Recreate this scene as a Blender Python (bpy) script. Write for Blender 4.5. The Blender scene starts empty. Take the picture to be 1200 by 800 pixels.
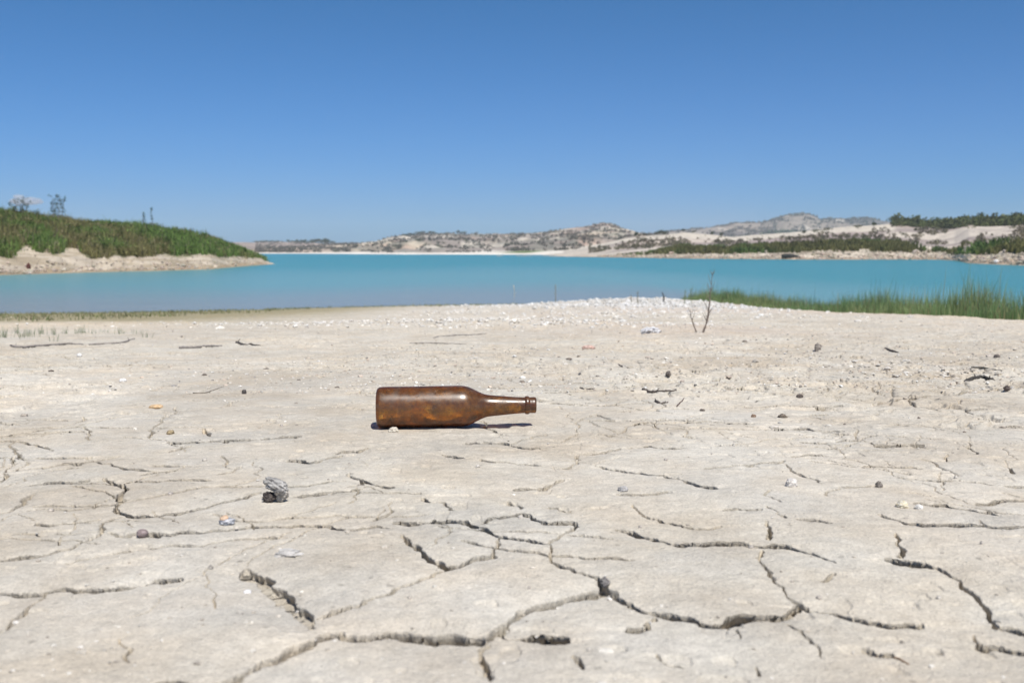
import bpy, math, random
import numpy as np
from math import radians, sin, cos, tan, pi

C = bpy.context.scene.collection
rng = np.random.default_rng(7)
random.seed(7)

# ------------------------------------------------------------------ camera model
CAMZ, TILT, FPX = 0.25, radians(5.19), 1178.0
WATER = -0.90

def raydir(px, py):
    u = (px - 600.0) / FPX
    v = (400.0 - py) / FPX
    return np.array([u, cos(TILT) + v * sin(TILT), -sin(TILT) + v * cos(TILT)])

def at_y(px, py, Y):
    d = raydir(px, py)
    return np.array([d[0] / d[1] * Y, Y, CAMZ + d[2] / d[1] * Y])

def zpix(px, py, Y):
    """height of a photo direction at depth Y (arrays)"""
    v = (400.0 - py) / FPX
    return CAMZ + (-sin(TILT) + v * cos(TILT)) / (cos(TILT) + v * sin(TILT)) * Y

def upix(px, py=296.0):
    v = (400.0 - py) / FPX
    return (px - 600.0) / FPX / (cos(TILT) + v * sin(TILT))

# ------------------------------------------------------------------ noise
def _hash(ix, iy, seed):
    h = (ix.astype(np.int64) * 374761393 + iy.astype(np.int64) * 668265263 + seed * 1442695041) & 0xFFFFFFFF
    h = ((h ^ (h >> 13)) * 1274126177) & 0xFFFFFFFF
    h = ((h ^ (h >> 16)) * 2246822519) & 0xFFFFFFFF
    return (h ^ (h >> 15)).astype(np.float64) / 4294967295.0

def vnoise(x, y, seed=0):
    x = np.asarray(x, float); y = np.asarray(y, float)
    ix = np.floor(x); iy = np.floor(y)
    fx = x - ix; fy = y - iy
    fx = fx * fx * fx * (fx * (fx * 6 - 15) + 10); fy = fy * fy * fy * (fy * (fy * 6 - 15) + 10)
    ix = ix.astype(np.int64); iy = iy.astype(np.int64)
    a = _hash(ix, iy, seed); b = _hash(ix + 1, iy, seed)
    c = _hash(ix, iy + 1, seed); d = _hash(ix + 1, iy + 1, seed)
    return (a + (b - a) * fx) * (1 - fy) + (c + (d - c) * fx) * fy      # 0..1

def fbm(x, y, seed=0, octv=4, gain=0.5):
    s = 0; a = 1; t = 0
    for i in range(octv):
        s = s + a * vnoise(x * 2.03 ** i + 17.3 * i, y * 2.03 ** i - 9.1 * i, seed + i * 31)
        t += a; a *= gain
    return s / t                                                        # 0..1

def sstep(a, b, x):
    t = np.clip((x - a) / (b - a), 0, 1)
    return t * t * (3 - 2 * t)

def lerp(a, b, t):
    return a + (b - a) * t

def mixc(c1, c2, t):
    t = np.asarray(t)[..., None]
    return np.asarray(c1) * (1 - t) + np.asarray(c2) * t

# ------------------------------------------------------------------ mesh helpers
def np_mesh(name, verts, faces, nper, cols=None, smooth=False, mat=None, parent=None, link=True):
    verts = np.asarray(verts, np.float32).reshape(-1, 3)
    faces = np.asarray(faces, np.int32).reshape(-1, nper)
    me = bpy.data.meshes.new(name)
    me.vertices.add(len(verts)); me.vertices.foreach_set('co', verts.ravel())
    me.loops.add(faces.size); me.loops.foreach_set('vertex_index', faces.ravel())
    me.polygons.add(len(faces))
    me.polygons.foreach_set('loop_start', np.arange(0, faces.size, nper, dtype=np.int32))
    me.polygons.foreach_set('loop_total', np.full(len(faces), nper, np.int32))
    me.polygons.foreach_set('use_smooth', np.full(len(faces), smooth, bool))
    if cols is not None:
        ca = me.color_attributes.new('Col', 'FLOAT_COLOR', 'POINT')
        c = np.ones((len(verts), 4), np.float32); c[:, :3] = np.asarray(cols).reshape(-1, 3)
        ca.data.foreach_set('color', c.ravel())
    me.update(calc_edges=True)
    if mat: me.materials.append(mat)
    if not link: return me
    o = bpy.data.objects.new(name, me); C.objects.link(o)
    if parent: o.parent = parent
    return o

def grid_faces(nr, nc):
    i = np.arange(nr - 1)[:, None] * nc + np.arange(nc - 1)[None, :]
    return np.stack([i, i + 1, i + nc + 1, i + nc], -1).reshape(-1, 4)

def tag(o, label, cat=None, group=None, kind=None):
    if label: o['label'] = label
    if cat: o['category'] = cat
    if group: o['group'] = group
    if kind: o['kind'] = kind
    return o

def empty(name, loc, rz=0.0):
    o = bpy.data.objects.new(name, None); C.objects.link(o)
    o.location = loc; o.rotation_euler = (0, 0, rz); o.empty_display_size = 0.1
    return o

def copy_tree(o, parent=None):
    c = o.copy(); C.objects.link(c)
    if parent: c.parent = parent
    for ch in list(o.children): copy_tree(ch, c)
    return c

# ------------------------------------------------------------------ materials
def nodes(name):
    m = bpy.data.materials.new(name); m.use_nodes = True
    nt = m.node_tree; nt.nodes.clear()
    out = nt.nodes.new('ShaderNodeOutputMaterial')
    return m, nt, out

def N(nt, t, **kw):
    n = nt.nodes.new(t)
    for k, v in kw.items():
        if hasattr(n, k): setattr(n, k, v)
        else: n.inputs[k.replace('_', ' ')].default_value = v
    return n

def L(nt, a, b): nt.links.new(a, b)

def attr_mat(name, rough=0.9, nscale=0, namt=0.0, bump=0.0, bscale=None, spec=0.2, transl=0.0, dot=None):
    """vertex colour * noise, optional bump"""
    m, nt, out = nodes(name)
    b = N(nt, 'ShaderNodeBsdfPrincipled'); b.inputs['Roughness'].default_value = rough
    b.inputs['Specular IOR Level'].default_value = spec
    a = N(nt, 'ShaderNodeAttribute'); a.attribute_name = 'Col'
    col = a.outputs['Color']
    tc = N(nt, 'ShaderNodeTexCoord')
    if nscale:
        n = N(nt, 'ShaderNodeTexNoise'); n.inputs['Scale'].default_value = nscale; n.inputs['Detail'].default_value = 5
        L(nt, tc.outputs['Object'], n.inputs['Vector'])
        mr = N(nt, 'ShaderNodeMapRange'); mr.inputs[1].default_value = .3; mr.inputs[2].default_value = .7
        mr.inputs[3].default_value = 1 - namt; mr.inputs[4].default_value = 1 + namt
        L(nt, n.outputs['Fac'], mr.inputs[0])
        mx = N(nt, 'ShaderNodeVectorMath', operation='SCALE')
        L(nt, col, mx.inputs[0]); L(nt, mr.outputs[0], mx.inputs['Scale']); col = mx.outputs[0]
    L(nt, col, b.inputs['Base Color'])
    if bump:
        n2 = N(nt, 'ShaderNodeTexNoise'); n2.inputs['Scale'].default_value = bscale; n2.inputs['Detail'].default_value = 6
        L(nt, tc.outputs['Object'], n2.inputs['Vector'])
        bp = N(nt, 'ShaderNodeBump'); bp.inputs['Strength'].default_value = 1; bp.inputs['Distance'].default_value = bump
        L(nt, n2.outputs['Fac'], bp.inputs['Height']); L(nt, bp.outputs[0], b.inputs['Normal'])
    sh = b.outputs[0]
    if transl:
        t = N(nt, 'ShaderNodeBsdfTranslucent'); L(nt, col, t.inputs['Color'])
        ms = N(nt, 'ShaderNodeMixShader'); ms.inputs[0].default_value = transl
        L(nt, sh, ms.inputs[1]); L(nt, t.outputs[0], ms.inputs[2]); sh = ms.outputs[0]
    L(nt, sh, out.inputs[0])
    return m

# dried mud ------------------------------------------------------------
def mud_material():
    m, nt, out = nodes('dried_mud')
    b = N(nt, 'ShaderNodeBsdfPrincipled'); b.inputs['Roughness'].default_value = .95
    b.inputs['Specular IOR Level'].default_value = .12
    a = N(nt, 'ShaderNodeAttribute'); a.attribute_name = 'Col'
    g = N(nt, 'ShaderNodeNewGeometry')
    def noise(scale, detail=6, rough=.6, vec=None):
        n = N(nt, 'ShaderNodeTexNoise'); n.inputs['Scale'].default_value = scale
        n.inputs['Detail'].default_value = detail; n.inputs['Roughness'].default_value = rough
        L(nt, vec or g.outputs['Position'], n.inputs['Vector']); return n.outputs['Fac']
    def rng_(v, a0, a1, b0, b1):
        mr = N(nt, 'ShaderNodeMapRange'); L(nt, v, mr.inputs[0])
        for k, q in enumerate((a0, a1, b0, b1)): mr.inputs[k + 1].default_value = q
        return mr.outputs[0]
    def mul(x, y):
        mm = N(nt, 'ShaderNodeMath', operation='MULTIPLY'); L(nt, x, mm.inputs[0]); L(nt, y, mm.inputs[1]); return mm.outputs[0]
    f1 = rng_(noise(9, 6, .65), .3, .7, .87, 1.09)
    f2 = rng_(noise(70, 6, .7), .3, .7, .86, 1.12)
    f3 = rng_(noise(420, 3, .7), .3, .7, .82, 1.15)
    v = N(nt, 'ShaderNodeTexVoronoi'); v.inputs['Scale'].default_value = 55; v.inputs['Randomness'].default_value = 1
    L(nt, g.outputs['Position'], v.inputs['Vector'])
    spk = rng_(v.outputs['Distance'], .10, .17, .70, 1.0)         # sparse dark grit grains
    sel = N(nt, 'ShaderNodeMath', operation='GREATER_THAN'); sel.inputs[1].default_value = .86
    sp = N(nt, 'ShaderNodeSeparateColor'); L(nt, v.outputs['Color'], sp.inputs[0]); L(nt, sp.outputs[0], sel.inputs[0])
    mixs = N(nt, 'ShaderNodeMix'); mixs.data_type = 'FLOAT'; mixs.inputs[2].default_value = 1
    L(nt, sel.outputs[0], mixs.inputs[0]); L(nt, spk, mixs.inputs[3])
    fac = mul(mul(f1, f2), mul(f3, mixs.outputs[0]))
    mx = N(nt, 'ShaderNodeVectorMath', operation='SCALE'); L(nt, a.outputs['Color'], mx.inputs[0]); L(nt, fac, mx.inputs['Scale'])
    # slight hue drift to pink and to grey
    hue = rng_(noise(6.1, 5, .6), .40, .64, 0, 1.0)
    tint = N(nt, 'ShaderNodeMix'); tint.data_type = 'RGBA'; tint.blend_type = 'MULTIPLY'
    L(nt, hue, tint.inputs[0]); L(nt, mx.outputs[0], tint.inputs[6]); tint.inputs[7].default_value = (1.0, .95, .89, 1)
    L(nt, tint.outputs[2], b.inputs['Base Color'])
    # grain
    h1 = noise(900, 3, .7); h2 = noise(230, 4, .7); h3 = noise(45, 6, .75)
    bp3 = N(nt, 'ShaderNodeBump'); bp3.inputs['Distance'].default_value = .003; L(nt, h3, bp3.inputs['Height'])
    bp = N(nt, 'ShaderNodeBump'); bp.inputs['Distance'].default_value = .0021; L(nt, h2, bp.inputs['Height']); L(nt, bp3.outputs[0], bp.inputs['Normal'])
    bp2 = N(nt, 'ShaderNodeBump'); bp2.inputs['Distance'].default_value = .0004; L(nt, h1, bp2.inputs['Height'])
    L(nt, bp.outputs[0], bp2.inputs['Normal']); L(nt, bp2.outputs[0], b.inputs['Normal'])
    L(nt, b.outputs[0], out.inputs[0])
    return m

def water_material():
    m, nt, out = nodes('milky_turquoise_water')
    b = N(nt, 'ShaderNodeBsdfPrincipled'); b.inputs['Roughness'].default_value = .22
    b.inputs['IOR'].default_value = 1.33
    a = N(nt, 'ShaderNodeAttribute'); a.attribute_name = 'Col'
    L(nt, a.outputs['Color'], b.inputs['Base Color'])
    g = N(nt, 'ShaderNodeNewGeometry')
    def nz(sx, sy, det):
        mp = N(nt, 'ShaderNodeMapping'); mp.inputs['Scale'].default_value = (sx, sy, 1)
        L(nt, g.outputs['Position'], mp.inputs['Vector'])
        n = N(nt, 'ShaderNodeTexNoise'); n.inputs['Scale'].default_value = 1; n.inputs['Detail'].default_value = det
        n.inputs['Roughness'].default_value = .6
        L(nt, mp.outputs[0], n.inputs['Vector']); return n.outputs['Fac']
    b1 = N(nt, 'ShaderNodeBump'); b1.inputs['Distance'].default_value = WB1; L(nt, nz(2.2, 3.6, 5), b1.inputs['Height'])
    b2 = N(nt, 'ShaderNodeBump'); b2.inputs['Distance'].default_value = WB2; L(nt, nz(.25, .6, 3), b2.inputs['Height'])
    L(nt, b1.outputs[0], b2.inputs['Normal']); L(nt, b2.outputs[0], b.inputs['Normal'])
    L(nt, b.outputs[0], out.inputs[0])
    return m
WB1, WB2 = .08, .035

M_mud = mud_material()
M_water = water_material()
M_land = attr_mat('eroded_land', .95, .55, .22, .25, .6)
M_far = attr_mat('far_land', .95, .12, .22, .9, .10)
M_leaf = attr_mat('leaf', .6, 0, 0, spec=.25, transl=.3)
M_leaf_far = attr_mat('far_leaf', .8, 0, 0, spec=.1, transl=.15)
M_wood = attr_mat('weathered_wood', .85, 90, .35, .002, 140)
M_stone = attr_mat('stone', .85, 120, .3, .0025, 160)

# ------------------------------------------------------------------ dry lake bed height
def bed(x, y, fine=True):
    x = np.asarray(x, float); y = np.asarray(y, float)
    q = y - 1.55
    g = (q + np.sqrt(q * q + .09)) / 2 - .0
    s = .046 + .0085 * sstep(0, 9, -x)
    z = -s * g
    # shore falling away on the right, under the grass
    e = x - 4.15 + .25 * (vnoise(y * .7, y * 0 + 3.3, 5) - .5)
    z = z - sstep(2.5, 6, y) * .22 * (e + np.sqrt(e * e + .04)) / 2
    # low bank of stones at the water's edge
    z = z + .14 * np.exp(-((x - 2.4) / 1.7) ** 2 - ((y - 19.0) / 1.6) ** 2) + .05 * np.exp(-((x - .9) / 1.6) ** 2 - ((y - 14.5) / 1.5) ** 2)
    # low mound at mid distance
    z = z + .035 * np.exp(-((x + .1) / 1.1) ** 2 - ((y - 6.6) / .5) ** 2)
    z = z + sstep(3, 8, y) * .05 * (fbm(x * .35, y * .5, 91, 3) - .5)
    # soft shoulder into the lake floor
    z = np.where(z < -4.0, -4.0, z)
    return z

def ground_hit(px, py):
    d = raydir(px, py); d = d / d[1]
    lo = 0.2
    ts = np.concatenate([np.arange(.3, 3, .004), np.arange(3, 45, .02)])
    zr = CAMZ + d[2] * ts
    zb = bed(d[0] * ts, ts)
    k = np.argmax(zr <= zb)
    if not (zr <= zb).any(): k = len(ts) - 1
    return np.array([d[0] * ts[k], ts[k], zb[k]])

# ------------------------------------------------------------------ traced cracks (photo coordinates, laid on the ground)
def Z5(*p): return [(x / 2.285, 450 + y / 2.285) for x, y in p]
def Z6(*p): return [(400 + x / 2.667, 500 + y / 2.667) for x, y in p]
def Z7(*p): return [(800 + x / 2.285, 450 + y / 2.285) for x, y in p]
cracks = [
 (12, Z5((-20,345),(0,340),(30,335),(60,318),(78,295),(90,290))),
 (4, Z5((75,270),(130,262),(190,262),(235,255))),
 (6, Z5((0,258),(15,235),(30,200),(38,185))),
 (4, Z5((20,228),(110,218),(200,208),(255,200),(318,190))),
 (3, Z5((255,200),(300,215),(395,230))),
 (4, Z5((380,242),(430,232),(470,228),(495,215))),
 (8, Z5((278,252),(305,265),(325,290),(315,320),(345,350),(400,352),(470,345),(540,332),(590,318),(640,308),(695,295))),
 (4, Z5((780,300),(850,292),(914,285),(960,280))),
 (6, Z5((345,350),(300,362),(270,378),(275,400),(240,420),(190,440),(130,452),(60,460),(0,468))),
 (2.5, Z5((90,328),(200,328),(310,322))),
 (2.5, Z5((100,375),(190,375),(270,365))),
 (5, Z5((290,398),(370,402),(460,402),(540,400),(600,392),(680,382),(760,382),(840,380),(914,388)) + Z6((60,315),(110,308),(160,315))),
 (10, Z5((-20,555),(60,558),(110,556))),
 (4, Z5((110,552),(200,545),(300,540),(400,525),(480,518))),
 (6, Z5((120,555),(80,590),(40,625),(0,660))),
 (15, Z5((660,490),(700,510),(740,545),(780,580),(810,610),(835,640)), .5),
 (13, Z5((914,655),(860,665),(800,690),(750,720),(690,740),(640,765),(590,790),(540,815),(470,840))),
 (7, Z5((420,795),(480,797),(560,800))),
 (4, Z5((545,118),(565,140))),
 (4, Z5((450,152),(520,152),(580,150),(640,148),(700,145),(760,142),(805,142))),
 (4, Z5((455,178),(510,165))),
 (4, Z5((400,140),(410,115),(430,95),(460,80),(470,62))),
 (4, Z5((30,130),(100,120),(160,112),(205,100),(220,85))),
 (4, Z5((585,240),(620,232),(645,220))),
 (2.5, Z5((590,190),(610,205),(620,225))),
 (4, Z5((770,205),(830,208),(860,200),(914,190))),
 (5, Z5((0,15),(60,10),(150,5))), (3, Z5((245,10),(340,15))),
 (1.8, Z5((320,680),(345,740))), (2, Z5((840,620),(914,600),(960,590))),
 (14, Z6((0,640),(70,648),(150,640),(250,645),(340,648),(400,655),(450,655))),
 (11, Z6((450,655),(490,630),(520,600),(560,575),(620,550),(700,530),(760,518),(815,505))),
 (8, Z6((806,470),(835,505),(870,535),(920,560),(980,578),(1067,590)) + Z7((60,628),(130,625),(200,622),(270,622))),
 (4, Z7((270,622),(300,600),(330,585))),
 (6, Z6((460,665),(440,720),(460,750),(465,790))),
 (4.5, Z6((480,640),(560,655),(640,662),(700,662))),
 (4.5, Z6((165,300),(260,295),(340,292),(400,298),(450,318),(500,342),(570,352),(645,365))),
 (5, Z6((645,365),(650,400),(680,430),(720,440),(770,460),(810,480))),
 (4, Z6((645,365),(680,345),(715,325),(730,300),(690,300),(640,298),(600,285),(585,272),(530,275),(470,282),(440,295))),
 (4.5, Z6((190,335),(210,365),(260,400),(330,438),(380,425),(420,410),(480,405),(490,370),(500,342))),
 (3, Z6((190,495),(130,520),(60,550),(0,570),(-60,590))),
 (2, Z6((190,495),(260,470),(330,440))),
 (4, Z6((20,190),(70,165),(110,180),(165,190))), (3, Z6((25,145),(70,165))),
 (5, Z6((320,82),(380,92))),
 (4, Z6((385,45),(450,45),(520,48),(540,55),(640,65))),
 (3.5, Z6((520,50),(570,35),(640,22))), (4, Z6((-20,84),(0,80),(50,78),(110,60))),
 (4, Z6((430,-20),(445,0),(480,12),(520,20))),
 (7, Z6((540,195),(570,192),(640,185),(690,165))), (6, Z6((690,130),(735,105),(742,82))),
 (4, Z6((740,80),(800,75),(850,70),(900,60),(960,55),(1067,62))),
 (5, Z6((805,122),(870,132),(940,142),(1020,152),(1067,165))), (2.5, Z6((435,100),(520,108),(620,118))),
 (5, Z6((910,245),(930,265),(960,285),(1010,300),(1067,310))),
 (7, Z6((860,325),(940,345),(1000,358),(1060,372)) + Z7((30,430),(80,428),(160,425),(230,432),(270,432),(330,450),(410,475))),
 (3, Z6((255,222),(320,235),(350,262))), (3, Z6((160,235),(150,270),(100,290))), (2.5, Z6((520,235),(560,255))),
 (4, Z6((980,590),(960,620),(900,632))), (4, Z6((725,715),(755,750))), (2.5, Z6((985,715),(1020,735),(1067,745))),
 (2.5, Z6((865,208),(940,210),(1030,207))), (2, Z6((650,252),(720,260))),
 (8, Z7((-20,248),(0,255),(40,272),(85,275))),
 (6, Z7((275,215),(320,245),(370,268))), (3, Z7((0,135),(40,140))), (2.5, Z7((270,205),(200,212),(100,222),(60,225))),
 (5, Z7((295,190),(340,186),(395,185))), (5, Z7((235,285),(262,318))), (5, Z7((225,332),(250,350),(275,360))),
 (2.5, Z7((310,365),(395,373))), (4.5, Z7((225,370),(235,400),(230,415))),
 (7, Z7((212,440),(222,490),(240,515),(270,540))), (3.5, Z7((270,540),(300,575),(330,585))),
 (6, Z7((330,590),(400,605),(480,625),(560,635),(640,638))),
 (5, Z7((280,635),(320,665),(350,690),(370,725))), (2.5, Z7((120,635),(155,680))),
 (9, Z7((548,470),(620,475),(680,485),(740,518),(790,570),(820,610),(840,645),(914,652),(960,655))),
 (6, Z7((570,405),(575,435),(585,465))),
 (6, Z7((625,318),(700,322),(780,335),(850,345))), (3.5, Z7((790,315),(840,308),(914,305))),
 (4, Z7((530,352),(600,372),(680,375),(770,372),(914,378))), (4, Z7((795,365),(815,380))),
 (5, Z7((640,198),(680,218),(740,245))), (5, Z7((455,115),(480,145),(520,160))), (4, Z7((520,158),(600,158),(650,160))),
 (5, Z7((765,150),(785,185))), (5, Z7((865,215),(885,235))), (3, Z7((710,185),(708,200))),
 (3, Z7((485,705),(520,715),(560,715))), (6, Z7((375,525),(405,505))),
 (2.5, Z7((0,382),(100,384))), (3.5, Z7((780,665),(795,690),(850,700),(914,710))), (4, Z7((240,118),(330,115),(430,122))),
 (4, Z7((195,755),(205,775))), (2.5, Z7((420,275),(520,272))), (2.5, Z7((385,300),(420,280))), (2, Z7((110,340),(210,340))),
]

def jitter_line(P, amp, levels):
    P = [np.array(p) for p in P]
    for l in range(levels):
        Q = [P[0]]
        for a, b in zip(P[:-1], P[1:]):
            d = b - a; n = np.array([-d[1], d[0]])
            Q.append((a + b) / 2 + n * rng.normal(0, amp)); Q.append(b)
        P = Q
    return P

# ------------------------------------------------------------------ GROUND (one sheet to the horizon)
def build_ground():
    af = np.linspace(-32, 32, 1380)
    step = af[1] - af[0]
    side = [32]; d = step
    while side[-1] < 180:
        d = min(d * 1.12, 6); side.append(side[-1] + d)
    side[-1] = 180
    side = np.array(side[1:])
    A = np.radians(np.concatenate([-side[::-1], af, side]))
    R = [.004, .08, .16, .24, .30, .35, .39, .42]
    r = .44
    while r < 30:
        R.append(r)
        if r < 1.0: r += .00125
        elif r < 2.6: r += .00125 * r ** 1.45
        else: r += .00125 * 2.6 ** 1.45 * (r / 2.6) ** 1.9
    while r < 1750:
        R.append(r); r *= 1.035
    R = np.array(R)
    NR, NA = len(R), len(A)
    print('ground grid', NR, NA)
    X = R[:, None] * np.sin(A)[None, :]
    Y = R[:, None] * np.cos(A)[None, :]
    Z = bed(X, Y)
    near = R < 9
    nx, ny = X[near], Y[near]; nr = R[near][:, None]
    # general unevenness
    Z[near] += .008 * (fbm(nx * 3.1, ny * 3.1, 11, 3) - .5) + .0022 * (fbm(nx * 14, ny * 14, 12, 3) - .5)
    # flaky crust patches that get rougher with distance
    rough = sstep(.50, .68, fbm(nx * 2.2, ny * 1.6, 13, 4)) * sstep(1.0, 1.7, ny) + sstep(1.9, 3.6, ny) * .55
    rough = np.clip(rough + .7 * sstep(.46, .62, fbm(nx * 3.2, ny * 2.6, 23, 4)) * sstep(.15, .6, nx) * sstep(1.2, 1.5, ny), 0, 1.3)
    Z[near] += rough * (.0065 * (np.abs(fbm(nx * 22, ny * 26, 14, 4) - .5) * 2 - .3))
    Z[near] += rough * .0045 * (sstep(.52, .56, fbm(nx * 13, ny * 16, 15, 3)) - .5)
    Z[near] += .0012 * (fbm(nx * 90, ny * 90, 16, 3) - .5) * sstep(6, 2, nr)
    # crumbs & pits
    pit = sstep(.70, .78, vnoise(nx * 60, ny * 60, 18)) * sstep(.45, .6, fbm(nx * 5, ny * 5, 19, 3))
    Z[near] -= pit * .0018
    far = ~near
    Z[far] += np.where(R[far][:, None] < 40, .03, 0) * (fbm(X[far] * 9, Y[far] * 9, 21, 4) - .5)
    # secondary crack network: cell borders of warped random cells
    def cells(scale, seed, warp):
        wx = nx + warp * (fbm(nx * 5, ny * 5, seed + 1, 4) - .5) + .25 * warp * (fbm(nx * 45, ny * 45, seed + 3, 3) - .5)
        wy = ny + warp * (fbm(nx * 5, ny * 5, seed + 2, 4) - .5) + .25 * warp * (fbm(nx * 45, ny * 45, seed + 4, 3) - .5)
        px, py = wx / scale, wy / scale
        ix = np.floor(px).astype(np.int64); iy = np.floor(py).astype(np.int64)
        f1 = np.full(px.shape, 9.0); f2 = np.full(px.shape, 9.0)
        for di in (-1, 0, 1):
            for dj in (-1, 0, 1):
                cx = ix + di; cy = iy + dj
                dd = np.hypot(cx + _hash(cx, cy, seed + 5) - px, cy + _hash(cx, cy, seed + 6) - py)
                f2 = np.where(dd < f1, f1, np.minimum(f2, dd)); f1 = np.minimum(f1, dd)
        return (f2 - f1) * .5 * scale
    e1 = cells(.15, 40, .10)
    m1 = sstep(.47, .60, fbm(nx * 4.1, ny * 4.1, 50, 3)) * sstep(1.15, 1.7, ny)
    w1 = .0016 + .0030 * vnoise(nx * 12, ny * 12, 51) + .0012 * np.clip(ny - 1, 0, 4)
    crk = m1 * sstep(1.0, .4, e1 / (w1 * m1 + 1e-6)) * (.006 + .006 * vnoise(nx * 9, ny * 9, 52))
    e2 = cells(.055, 60, .05)
    m2 = sstep(.55, .66, fbm(nx * 3.3, ny * 3.3, 70, 3)) * sstep(.9, 1.6, ny)
    crk = np.maximum(crk, m2 * sstep(1.0, .4, e2 / (.0022 * m2 + 1e-6)) * .006)
    Z[near] -= crk
    # many short wandering cracks between the large ones
    wander = []
    for _ in range(470):
        yy = .84 + 3.0 * rng.random() ** 1.25; xx = rng.uniform(-.60, .60) * yy
        if vnoise(xx * 3.0, yy * 2.2, 140) < .36: continue
        h = rng.normal(0, .45) + (pi if rng.random() < .5 else 0) if rng.random() < .68 else rng.uniform(0, 2 * pi)
        ln = rng.lognormal(-2.05, .5) * (.55 + .42 * yy); st = ln / 5
        p = [np.array([xx, yy])]
        for _k in range(5):
            h += rng.normal(0, .33); p.append(p[-1] + st * np.array([cos(h), sin(h)]))
        wd = rng.uniform(1.1, 2.6) * (.42 + .6 * yy)
        wander.append((wd, p, 1.0, True))
        if rng.random() < .45:
            b = p[rng.integers(2, 5)]; h2 = h + rng.choice([-1, 1]) * rng.uniform(.8, 1.5)
            q = [b]
            for _k in range(3):
                h2 += rng.normal(0, .3); q.append(q[-1] + st * .8 * np.array([cos(h2), sin(h2)]))
            wander.append((wd * .75, q, 1.0, True))
    # traced cracks
    CD = np.zeros_like(Z); BV = np.zeros_like(Z); SX = np.zeros_like(Z); SY = np.zeros_like(Z)
    n = 0
    for item in cracks + wander:
        w, pts = item[:2]; dsc = item[2] if len(item) > 2 else 1.0
        big = w >= 10
        P = [np.array(q) for q in pts] if len(item) > 3 else [ground_hit(px, py)[:2] for px, py in pts]
        P = jitter_line(P, .085, 3)
        ph = rng.uniform(0, 100)
        dirx = P[-1] - P[0]
        tr = abs(dirx[0]) / (np.hypot(*dirx) + 1e-9)
        tot = len(P) - 1
        acc = 0
        for k in range(tot):
            a, b = P[k], P[k + 1]
            seg = np.hypot(*(b - a)); acc += seg
            dl = P[min(tot, k + 5)] - P[max(0, k - 4)]; tr = abs(dl[0]) / (np.hypot(*dl) + 1e-9)
            ends = min(1, (k + 1) / (tot * .06 + 1), (tot - k) / (tot * .06 + 1))
            ww = w * 1e-3 * (.46 + .66 * tr) * (1.35 if w < 5 else .85) * (.78 + .45 * float(vnoise(acc * 25 + ph, 0.5, 77))) * (.4 + .6 * ends)
            dep = min(.020, 1.0 * ww + .005) * dsc
            bw = ww * 1.1 + .006
            mrg = 1.6 * ww + 3.6 * bw
            mid = (a + b) / 2; rad = np.hypot(*mid); ang = math.atan2(mid[0], mid[1])
            i0, i1 = np.searchsorted(R, [rad - seg - mrg, rad + seg + mrg])
            j0, j1 = np.searchsorted(A, [ang - (seg + mrg) / rad, ang + (seg + mrg) / rad])
            if i1 <= i0 or j1 <= j0: continue
            xs = X[i0:i1, j0:j1]; ys = Y[i0:i1, j0:j1]
            ab = b - a; tt = np.clip(((xs - a[0]) * ab[0] + (ys - a[1]) * ab[1]) / (seg * seg + 1e-12), 0, 1)
            dx = xs - a[0] - tt * ab[0]; dy = ys - a[1] - tt * ab[1]
            dist = np.hypot(dx, dy)
            rawd = dist + 1e-9
            dist = dist + min(.0022, ww * .3) * (vnoise(xs * 75, ys * 75, 78) - .5) * 2 + ww * .14 * (vnoise(xs * 300, ys * 300, 79) - .5)
            half = ww * .5
            prof = dep * sstep(half * 1.12, half * .5, dist)
            cd = CD[i0:i1, j0:j1]; up = prof > cd
            # the walls are undercut: material below the lip is set back
            sh = (prof / dep) * half * (.6 + 2.2 * tr) * (.5 if big else 1.0) * np.clip(rawd / (half * .35), 0, 1)
            SX[i0:i1, j0:j1] = np.where(up, dx / rawd * sh, SX[i0:i1, j0:j1])
            SY[i0:i1, j0:j1] = np.where(up, dy / rawd * sh, SY[i0:i1, j0:j1])
            CD[i0:i1, j0:j1] = np.maximum(cd, prof)
            # worn edge; the wall on the far side leans back more
            lip = (.30 if big else .10) * ww + .0005
            bev = np.where(dy > 0, lip * np.exp(-(np.clip(dist - half, 0, None) / (bw * .7)) ** 1.5), (.10 * ww + .0005 + (.22 if big else .26) * ww) * np.exp(-(np.clip(dist - half, 0, None) / (bw * 1.5)) ** 1.3))
            BV[i0:i1, j0:j1] = np.maximum(BV[i0:i1, j0:j1], bev)
            n += 1
    print('crack segments', n)
    # rubble inside the cracks
    inside = CD > .004
    rub = np.where(inside, .0035 * (fbm(X * 150, Y * 150, 80, 3) - .45), 0) * np.clip(CD / .03, 0, 1)
    Z -= CD * .92 + BV - rub
    # ---- colour
    base = np.array([.595, .55, .467])
    pale = np.array([.65, .60, .52]); grey = np.array([.49, .445, .375]); pink = np.array([.56, .46, .375]); buff = np.array([.60, .51, .39])
    n1 = fbm(X * 1.3, Y * .9, 101, 4); n2 = fbm(X * 3.5 + 5, Y * 2.2, 102, 4); n3 = fbm(X * .45, Y * .35, 103, 3)
    col = np.broadcast_to(base, Z.shape + (3,)).copy()
    col = mixc(col, pale, sstep(.48, .7, n1) * .5)
    col = mixc(col, [.50, .45, .375], sstep(.5, .66, fbm(X * 2.2 + 3, Y * 2.2, 120, 4)) * .6)
    col = mixc(col, grey, sstep(.5, .7, n2) * .55 * sstep(.5, 1.6, Y))
    col = mixc(col, pink, sstep(.46, .66, n3) * .75 * sstep(1.8, 4, Y) * sstep(-.5, 1.6, X))
    col = mixc(col, grey, sstep(1.9, 3.0, Y) * .38)
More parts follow.
